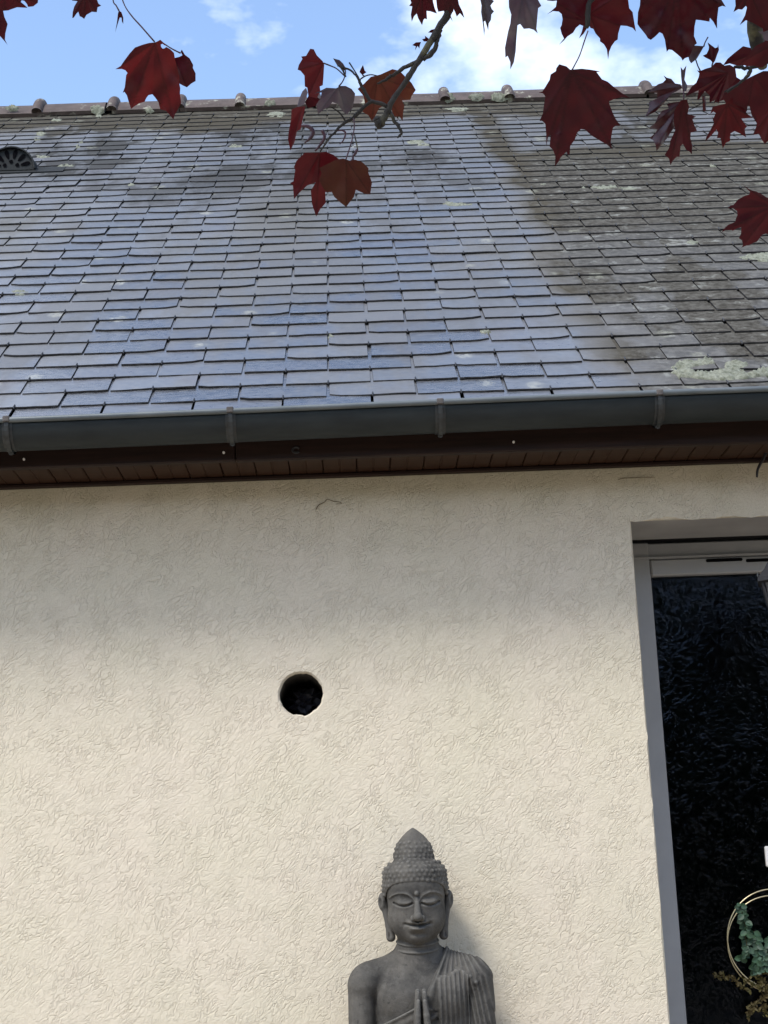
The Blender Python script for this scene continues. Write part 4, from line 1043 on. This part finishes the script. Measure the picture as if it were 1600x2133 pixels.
A = tr(230, 60, 8, [(735,225),(640,235),(540,262),(410,310),(320,410),(230,530),(170,620),(80,672),(190,668),(250,690),(285,735),(262,770),(250,880),(240,970),(205,1065),(235,1050),(275,1110),(300,1200),(330,1290),(345,1335),(400,1290),(480,1240),(570,1215),(600,1150),(635,1105),(700,1090),(750,1150),(800,1220),(830,1340),(930,1365),(985,1430),(1050,1510),(1070,1440),(1120,1350),(1180,1230),(1160,1080),(1165,990),(1150,910),(1150,800),(1110,640),(1080,520),(1060,400),(1000,340),(930,300),(905,322),(872,330),(846,300),(840,262),(868,248),(905,275),(915,262),(870,215),(830,180),(770,215)])
maple_leaf(A, (323, 87.5), 2.12, 'leaf_lit', (0.35, -0.5), 0.10, 0.05, [(322,87),(295,56),(272,30),(256,2),(240,-60),(225,-140)])
A2 = tr(230, 60, 8, [(1070,485),(1150,465),(1200,440),(1170,380),(1190,345),(1240,430),(1320,490),(1380,600),(1375,650),(1420,740),(1420,870),(1350,910),(1275,975),(1210,945),(1130,900),(1080,760),(1060,600)])
maple_leaf(A2, (1000/8+230, 340/8+60), 2.16, 'leaf', (-0.4, 0.2), 0.08, 0.0, tr(230, 60, 8, [(1170,405),(1040,340),(920,265),(860,225)]))
B_ = tr(1000, 0, 5, [(940,725),(900,690),(825,668),(795,710),(790,740),(735,775),(725,830),(680,905),(650,950),(610,965),(655,970),(680,1005),(665,1100),(655,1180),(620,1260),(650,1255),(680,1290),(690,1400),(690,1530),(710,1420),(735,1410),(725,1525),(760,1560),(785,1630),(780,1735),(820,1680),(840,1640),(900,1580),(915,1610),(935,1605),(940,1520),(990,1450),(1010,1385),(1050,1345),(1095,1350),(1160,1410),(1260,1470),(1330,1510),(1380,1560),(1362,1480),(1370,1410),(1385,1330),(1420,1305),(1465,1310),(1420,1250),(1385,1180),(1350,1090),(1345,1055),(1400,1030),(1480,1010),(1565,1020),(1480,970),(1400,910),(1330,850),(1270,825),(1215,750),(1255,743),(1150,725),(1060,715),(975,722)])
maple_leaf(B_, (1190.5, 147), 2.2, 'leaf', (-0.3, -0.45), 0.09, 0.04, tr(1000, 0, 5, [(955,735),(990,670),(1040,570),(1090,420),(1125,320)]))
C1 = tr(1000, 0, 5, [(700,5),(760,10),(800,5),(790,70),(740,115),(695,150),(760,115),(820,120),(850,145),(860,200),(850,260),(835,290),(850,350),(875,400),(820,468),(870,425),(910,380),(970,340),(1000,290),(1040,255),(1075,270),(1060,330),(1030,400),(1080,350),(1110,300),(1115,180),(1130,100),(1150,-60),(1000,-100),(830,-90),(690,-30)])
maple_leaf(C1, (1225, 44), 2.42, 'leaf', (0.3, 0.5), 0.12, 0.0)
C2 = [(1230,-10),(1226,20),(1222,40),(1230,58),(1236,60),(1241,70),(1250,80),(1250,86),(1258,92),(1264,102),(1267,124),(1269,108),(1274,96),(1281,86),(1287,82),(1288,70),(1293,53),(1306,54),(1318,58),(1325,66),(1322,50),(1318,25),(1311,17),(1309,2),(1306,-22),(1260,-30)]
maple_leaf(C2, (1228, 30), 2.45, 'leaf_lit', (-0.35, 0.3), 0.12, 0.0)
D_ = [(1336,-30),(1333,12),(1329,26),(1328,50),(1332,56),(1337,62),(1345,72),(1350,80),(1356,83),(1365,76),(1374,67),(1380,70),(1385,82),(1389,108),(1393,103),(1400,104),(1410,112),(1419,120),(1422,126),(1427,121),(1436,118),(1446,95),(1452,90),(1446,75),(1447,55),(1450,41),(1460,42),(1478,45),(1479,37),(1486,45),(1494,60),(1494,40),(1497,15),(1505,12),(1512,14),(1500,-6),(1480,-40),(1410,-50)]
maple_leaf(D_, (1412, -38), 2.35, 'leaf', (0.1, 0.35), 0.12, 0.0, [(1412,-38),(1440,-90),(1500,-150)])
maple_leaf([(1440,94),(1467,96),(1459,110),(1452,122),(1440,132),(1436,126),(1434,118),(1430,112)], (1465, 97), 2.45, 'leaf_sheen', (0.6, 0.4), 0.1, 0.0, [(1466,97),(1469,88),(1475,77)])
maple_leaf([(1474,88),(1482,94),(1490,100),(1495,98),(1496,91),(1498,104),(1494,114),(1492,120),(1490,126),(1486,132),(1480,125),(1470,120),(1464,116),(1472,112),(1476,104),(1477,98)], (1484, 130), 2.4, 'leaf', (0.3, 0.2), 0.1, 0.0, [(1485,130),(1484,142),(1500,160)])
def s6(p): return tr(1340, 60, 6.154, p)
maple_leaf(s6([(690,530),(730,540),(800,510),(870,490),(930,430),(990,430),(1040,470),(1110,460),(1180,500),(1200,640),(1130,720),(1040,800),(1020,870),(960,960),(940,900),(900,920),(850,950),(850,850),(790,800),(750,850),(720,900),(690,910),(710,790),(640,820),(540,870),(620,740),(680,690),(710,620),(720,570)]), s6([(1090,560)])[0], 2.38, 'leaf', (0.5, 0.2), 0.14, 0.0)
maple_leaf(s6([(20,1130),(60,1050),(80,980),(70,940),(180,890),(180,820),(50,810),(110,770),(190,710),(250,690),(290,650),(260,595),(300,625),(360,640),(410,700),(480,710),(500,760),(430,800),(370,830),(330,880),(250,970),(160,1060),(100,1090)]), s6([(490,740)])[0], 2.46, 'leaf_sheen', (0.35, 0.6), 0.12, 0.0, label='red leaf with a grey sky sheen')
maple_leaf(s6([(480,930),(400,940),(300,960),(330,1020),(240,1050),(190,1120),(150,1210),(70,1270),(180,1290),(150,1340),(80,1400),(130,1430),(160,1490),(170,1570),(240,1480),(310,1400),(350,1330),(400,1260),(440,1150),(500,1050)]), s6([(500,930)])[0], 2.44, 'leaf_sheen', (0.45, -0.4), 0.16, 0.0)
maple_leaf(s6([(480,920),(560,900),(590,1000),(570,1090),(680,1125),(630,1150),(650,1220),(690,1305),(610,1330),(605,1400),(630,1500),(625,1610),(590,1570),(550,1550),(510,1475),(480,1500),(465,1640),(430,1640),(380,1690),(350,1750),(330,1660),(275,1615),(330,1530),(350,1430),(410,1300),(390,1180),(400,1050)]), s6([(520,900)])[0], 2.4, 'leaf', (0.3, -0.6), 0.12, 0.05, s6([(520,910),(520,800),(515,700),(520,620)]))
maple_leaf(s6([(1050,960),(1150,880),(1250,920),(1330,1000),(1320,1080),(1410,1140),(1330,1145),(1260,1150),(1290,1200),(1330,1250),(1300,1290),(1320,1390),(1240,1340),(1170,1310),(1120,1340),(1110,1440),(1060,1460),(1020,1535),(1000,1440),(990,1400),(945,1400),(960,1330),(940,1290),(880,1360),(795,1445),(810,1380),(860,1300),(910,1200),(890,1170),(930,1080),(900,1060),(860,1090),(890,1000),(960,980)]), s6([(1080,960)])[0], 2.33, 'leaf_lit', (0.1, -0.5), 0.12, 0.05)
maple_leaf(s6([(1140,830),(1230,720),(1330,640),(1430,590),(1540,540),(1700,540),(1800,760),(1750,1050),(1600,1000),(1560,1100),(1440,1110),(1400,1080),(1380,1000),(1340,980),(1330,1060),(1260,1000),(1150,960)]), s6([(1420,600)])[0], 2.31, 'leaf', (0.2, -0.2), 0.08, 0.05)
maple_leaf(s6([(1440,1100),(1540,1110),(1600,1040),(1720,1040),(1800,1200),(1700,1400),(1600,1440),(1555,1475),(1520,1420),(1480,1340),(1405,1360),(1450,1250),(1460,1170)]), s6([(1640,1050)])[0], 2.34, 'leaf_lit', (-0.5, -0.4), 0.12, 0.0)
maple_leaf(s6([(1240,440),(1310,380),(1370,300),(1440,220),(1560,160),(1700,100),(1800,300),(1720,480),(1590,440),(1540,490),(1500,500),(1420,470),(1330,480)]), s6([(1660,200)])[0], 2.3, 'leaf', (0.4, 0.3), 0.1, 0.0)
maple_leaf(tr(1280, 0, 5, [(1255,-60),(1262,60),(1240,125),(1290,95),(1330,100),(1370,60),(1380,80),(1360,160),(1305,260),(1370,210),(1450,240),(1600,330),(1720,240),(1720,-60),(1500,-120)]), (1560, -20), 2.28, 'leaf', (0.2, 0.3), 0.1, 0.0)
maple_leaf(tr(1280, 0, 5, [(1490,325),(1560,330),(1640,300),(1720,400),(1640,430),(1560,420),(1545,360)]), (1610, 66), 2.27, 'leaf_sky_tint', (0.3, 0.3), 0.1, 0.0)
maple_leaf(s6([(755,870),(795,860),(806,960),(803,1055),(765,1050),(760,960)]), s6([(780,862)])[0], 2.4, 'leaf', (1.5, 0.3), 0.3, 0.0)
maple_leaf([(1418,139),(1423,146),(1430,136),(1428,150),(1426,166),(1432,178),(1430,190),(1422,190),(1421,178),(1419,160)], (1425, 188), 2.4, 'leaf_sky_tint', (1.2, 0.2), 0.3, 0.0)
Q_ = tr(1480, 380, 13.33, [(910,75),(1000,130),(1090,200),(1250,240),(1400,310),(1540,400),(1680,470),(1800,600),(1900,1000),(1800,1350),(1650,1450),(1540,1420),(1440,1450),(1370,1540),(1300,1640),(1180,1680),(1080,1740),(1000,1750),(910,1790),(860,1820),(905,1740),(875,1600),(790,1550),(850,1420),(860,1240),(740,1270),(620,1340),(570,1310),(420,1325),(310,1390),(370,1290),(500,1170),(610,1130),(690,1090),(710,1000),(755,900),(740,790),(620,710),(480,715),(560,640),(640,620),(760,480),(930,380),(1080,330),(1100,260)])
maple_leaf(Q_, (1612, 428), 2.25, 'leaf', (0.3, -0.3), 0.1, 0.04)
def s5(p): return tr(0, 0, 5.333, p)
maple_leaf(s5([(-60,-60),(430,-40),(420,30),(370,70),(312,76),(300,45),(270,8),(240,2),(232,22),(262,46),(304,82),(300,86),(190,80),(90,115),(35,120),(50,190),(85,265),(60,370),(55,440),(85,500),(45,450),(0,400),(-60,380),(-160,200)]), (10, -14), 2.15, 'leaf', (0.3, 0.2), 0.1, 0.0, [(10,-14),(40,-60),(60,-30)])
maple_leaf(s5([(800,-40),(800,5),(860,12),(825,70),(808,130),(803,200),(820,195),(850,150),(870,130),(885,180),(910,190),(935,210),(960,165),(1020,130),(1075,135),(1085,80),(1125,62),(1095,40),(1080,0),(1080,-50),(940,-70)]), (178, -12), 2.25, 'leaf', (-0.2, 0.4), 0.12, 0.0, [(178,-12),(185,-30),(190,-42)])
maple_leaf(s5([(1320,115),(1350,135),(1370,195),(1370,265),(1355,240),(1350,195),(1330,195),(1300,290),(1280,360),(1300,240),(1310,150)]), s5([(1325,120)])[0], 2.2, 'leaf', (0.2, 0.2), 0.1, 0.0, s5([(1322,118),(1290,60),(1255,-5),(1240,-300)]))
maple_leaf([(1558,52),(1580,40),(1610,36),(1640,60),(1650,110),(1620,128),(1596,118),(1586,104),(1572,112),(1566,90)], (1612, 52), 2.5, 'leaf', (0.3, 0.4), 0.12)
maple_leaf([(1476,176),(1500,160),(1530,158),(1560,176),(1572,205),(1552,222),(1538,210),(1520,226),(1508,208),(1488,214),(1492,196)], (1540, 172), 2.47, 'leaf', (-0.3, 0.4), 0.14)
maple_leaf([(1530,110),(1548,96),(1566,100),(1580,120),(1560,134),(1540,138),(1520,132),(1506,136),(1516,122)], (1570, 112), 2.5, 'leaf', (0.3, 0.5), 0.14)
maple_leaf([(1560,215),(1590,205),(1640,210),(1650,260),(1610,290),(1596,268),(1580,262),(1566,240)], (1630, 215), 2.45, 'leaf', (0.2, 0.4), 0.14)
# centre cluster
maple_leaf(c4([(345,405),(375,410),(400,460),(450,510),(462,540),(455,650),(450,710),(425,720),(430,760),(400,820),(330,800),(320,730),(300,720),(297,630),(265,590),(240,580),(250,540),(280,490),(270,470),(310,465)]), c4([(455,525)])[0], 2.37, 'leaf_lit', (0.8, 0.3), 0.12, 0.0, c4([(456,525),(520,550),(570,575),(640,640)]))
maple_leaf(c4([(310,730),(325,770),(310,820),(295,870),(235,895),(250,830),(280,760)]), c4([(315,735)])[0], 2.41, 'leaf_sky_tint', (-1.2, -0.9), 0.1, 0.0, label='pale lilac leaf lobe catching the sky')
maple_leaf(c4([(190,910),(240,890),(305,885),(290,960),(270,1050),(265,1080),(235,1090),(215,1180),(180,1255),(160,1160),(165,1100),(185,1000)]), c4([(280,890)])[0], 2.39, 'leaf_lit', (1.2, 0.2), 0.2, 0.0)
maple_leaf(c4([(560,735),(480,730),(380,780),(440,770),(430,820),(395,870),(410,950),(460,910),(500,890),(530,850),(580,870),(610,920),(645,955),(700,900),(710,840),(720,780),(690,740),(640,715),(600,715)]), c4([(580,722)])[0], 2.36, 'leaf_sky_tint', (0.2, -0.9), 0.12, 0.0, c4([(582,722),(620,670),(640,600),(620,560)]), label='leaf with a grey-purple sky sheen on its shiny face')
maple_leaf(c4([(330,800),(400,805),(430,830),(395,880),(330,900),(300,850)]), c4([(330,800)])[0], 2.40, 'leaf', (0.3, 0.3), 0.1, 0.0)
maple_leaf(c4([(740,740),(790,700),(850,640),(930,620),(1030,575),(1090,590),(1140,640),(1190,690),(1225,750),(1190,800),(1180,830),(1110,835),(1130,880),(1120,940),(1115,1010),(1090,970),(1040,970),(1020,900),(960,880),(920,900),(890,960),(860,1010),(830,960),(780,930),(800,860),(790,800)]), c4([(905,640)])[0], 2.43, 'leaf_brown', (0.4, -0.5), 0.1, 0.04)
maple_leaf(c4([(420,1270),(300,1270),(230,1340),(210,1390),(220,1420),(205,1510),(175,1525),(200,1540),(210,1660),(260,1600),(320,1545),(390,1520),(350,1590),(360,1700),(395,1805),(430,1740),(475,1690),(470,1600),(520,1600),(560,1560),(600,1480),(590,1330),(540,1290),(480,1265)]), c4([(425,1272)])[0], 2.36, 'leaf_lit', (0.2, -0.45), 0.1, 0.04)
maple_leaf(c4([(620,1320),(560,1330),(480,1370),(420,1400),(440,1440),(420,1500),(460,1580),(490,1605),(520,1590),(545,1640),(600,1690),(645,1725),(670,1690),(710,1640),(725,1580),(790,1610),(845,1620),(860,1520),(830,1440),(830,1400),(780,1350),(720,1330),(680,1340)]), c4([(645,1335)])[0], 2.33, 'leaf_brown', (-0.3, -0.4), 0.1, 0.04, c4([(642,1330),(665,1260),(695,1160),(712,1060),(708,985)]))
pxw(c4([(270,1048),(330,1055),(368,1095),(350,1145),(298,1190)]), [2.5,4,4.5,4,1.5], mat='stalk', name='leaf_stalk', noise=0)
pxw(c4([(445,1085),(465,1140),(430,1205),(385,1258)]), [4,3,3,2], mat='stalk', name='leaf_stalk', noise=0)
pxw(c4([(560,1090),(610,1085),(640,1110),(620,1170),(590,1200)]), [1.5,2,2,1.5,1], mat='stalk', name='leaf_stalk', noise=0)
pxw(c4([(712,1110),(730,1190),(742,1250)]), [1.2,1.4,1.4], mat='bark', noise=0)
maple_leaf(c4([(785,540),(800,590),(815,600),(780,625),(755,600),(765,575)]), c4([(780,622)])[0], 2.36, 'leaf', (0.3, 0.1), 0.1, 0.0, c4([(780,622),(790,630),(800,635)]))
maple_leaf(c4([(535,485),(590,500),(620,530),(650,580),(620,590),(570,545)]), c4([(640,585)])[0], 2.36, 'leaf_sky_tint', (0.3, 0.5), 0.1, 0.0)
def s5b(p): return tr(840, 0, 5.333, p)
maple_leaf(s5b([(60,-60),(90,30),(65,65),(100,70),(85,160),(95,240),(120,180),(150,150),(165,200),(210,280),(225,220),(240,205),(265,215),(260,120),(300,125),(375,150),(350,90),(330,10),(340,-60),(200,-120)]), s5b([(215,-90)])[0], 2.42, 'leaf', (0.2, 0.3), 0.12, 0.0)
maple_leaf(s5b([(360,-60),(375,80),(390,130),(450,120),(465,150),(490,180),(520,190),(550,240),(530,180),(520,150),(555,130),(560,100),(575,130),(595,185),(630,145),(680,200),(660,130),(620,50),(600,-60),(480,-120)]), s5b([(480,-90)])[0], 2.33, 'leaf', (-0.2, 0.4), 0.12, 0.0)
maple_leaf(s5b([(850,-30),(870,60),(865,130),(880,230),(890,300),(900,400),(905,330),(895,240),(910,230),(930,290),(945,340),(950,260),(975,220),(980,160),(1010,125),(985,100),(970,60),(1010,10),(940,-40)]), s5b([(900,-25)])[0], 2.4, 'leaf_sky_tint', (0.9, 0.3), 0.15, 0.0, s5b([(900,-25),(890,-300),(850,-900)]))
maple_leaf(s5b([(1170,-60),(1175,80),(1200,160),(1190,260),(1165,350),(1130,530),(1135,640),(1160,620),(1190,690),(1190,770),(1230,690),(1250,570),(1260,400),(1270,280),(1300,265),(1340,320),(1400,315),(1450,330),(1495,370),(1480,320),(1490,200),(1500,90),(1535,65),(1500,0),(1490,-60),(1320,-120)]), s5b([(1330,-90)])[0], 2.38, 'leaf_sky_tint', (0.6, -0.8), 0.14, 0.0, s5b([(1330,-90),(1340,-400),(1400,-1000)]), label='long hanging leaf with a grey-purple sky sheen')
for p, b0 in (([(100,500),(140,470),(200,465),(185,500),(180,540),(160,510),(130,560),(140,515)], (200,470)), ([(210,435),(245,425),(240,395),(285,430),(265,460),(230,460)], (280,440)), ([(275,360),(310,330),(355,320),(330,365)], (355,325))):
    maple_leaf(s5b(p), s5b([b0])[0], 2.36, 'leaf', (0.3, 0.3), 0.1, 0.0)

# unseen leaves of the same tree, added to shade the twigs from the sun
LP = [(0, 0), (-.30, .05), (-.62, -.02), (-.42, .22), (-.50, .52), (-.95, .55), (-.60, .72), (-.55, .95), (-.22, .85), (-.12, 1.15), (0, 1.45), (.12, 1.15), (.22, .85), (.55, .95), (.60, .72), (.95, .55), (.50, .52), (.42, .22), (.62, -.02), (.30, .05)]
cv = []; cf = []; r_ = random.Random(21)
for i in range(420):
    t = r_.uniform(0.28, 0.85); sx_ = r_.uniform(-1.25, 1.9)
    p = Vector((sx_-0.8*t, -1.75-1.0*t+r_.uniform(-.28, .28), 2.55+1.72*t+0.10*sx_))
    nrm = (Vector((0, 0, 1))+Vector((r_.gauss(0, .45), r_.gauss(0, .45), 0))).normalized(); a = nrm.orthogonal().normalized(); a.rotate(Matrix.Rotation(r_.uniform(0, 6.28), 3, nrm)); b = nrm.cross(a); sc = r_.uniform(0.055, 0.085)
    o_ = len(cv); cv += [tuple(p+a*x*sc+b*y*sc-nrm*sc*0.25*(x*x+y*y*.4)) for x, y in LP]; cf.append(tuple(range(o_, o_+len(LP))))
tag(link('shade_leaves', mesh('shade_leaves', cv, cf), M['leaf'], tree), 'unseen red maple leaves added above the picture for shade', kind='stuff')
for k in range(7):
    x_ = -0.9+k*0.4; wood([at_d(800+(x_)*1400, -190, 2.34), (x_-0.2+r_.uniform(-.2, .2), -1.95, 2.95+r_.uniform(-.1, .1)), (x_-0.3+r_.uniform(-.3, .3), -2.2, 3.3+r_.uniform(-.2, .2)), (x_-0.6+r_.uniform(-.4, .4), -2.5+r_.uniform(-.2, .2), 3.7)], [0.010, 0.006, 0.003], 'branch', 7)

# ------------------------------------------------------------------ unseen hedge added behind the camera to darken the door glass reflection
hv = []; hf = []; r_ = random.Random(5)
def hadd(v, f):
    o_ = len(hv); hv.extend(v); hf.extend([tuple(i+o_ for i in q) for q in f])
HY, HH = -13.0, 5.0
for i in range(9000):
    x = r_.uniform(-16, 16); z = r_.uniform(0.05, HH+0.5*math.sin(x*0.9)); y = HY+r_.gauss(0, 0.28)+0.25*math.sin(x*2.1+z*1.3)
    s_ = r_.uniform(0.08, 0.2); a = Vector((r_.gauss(0, 1), r_.gauss(0, 1), r_.gauss(0, 1))).normalized(); b = a.orthogonal().normalized(); p = Vector((x, y, z))
    hadd([p-a*s_, p+b*s_*0.6, p+a*s_, p-b*s_*0.6], [(0, 1, 2, 3)])
body = MB(); body.box(-16, 16, HY-0.9, HY-0.2, 0, HH-0.2); hadd(body.v, body.f)
hd_ = mesh('blocking_hedge', hv, hf); tag(link('blocking_hedge', hd_, M['hedge']), 'unseen green hedge added behind the camera to block bright sky reflections', 'hedge')
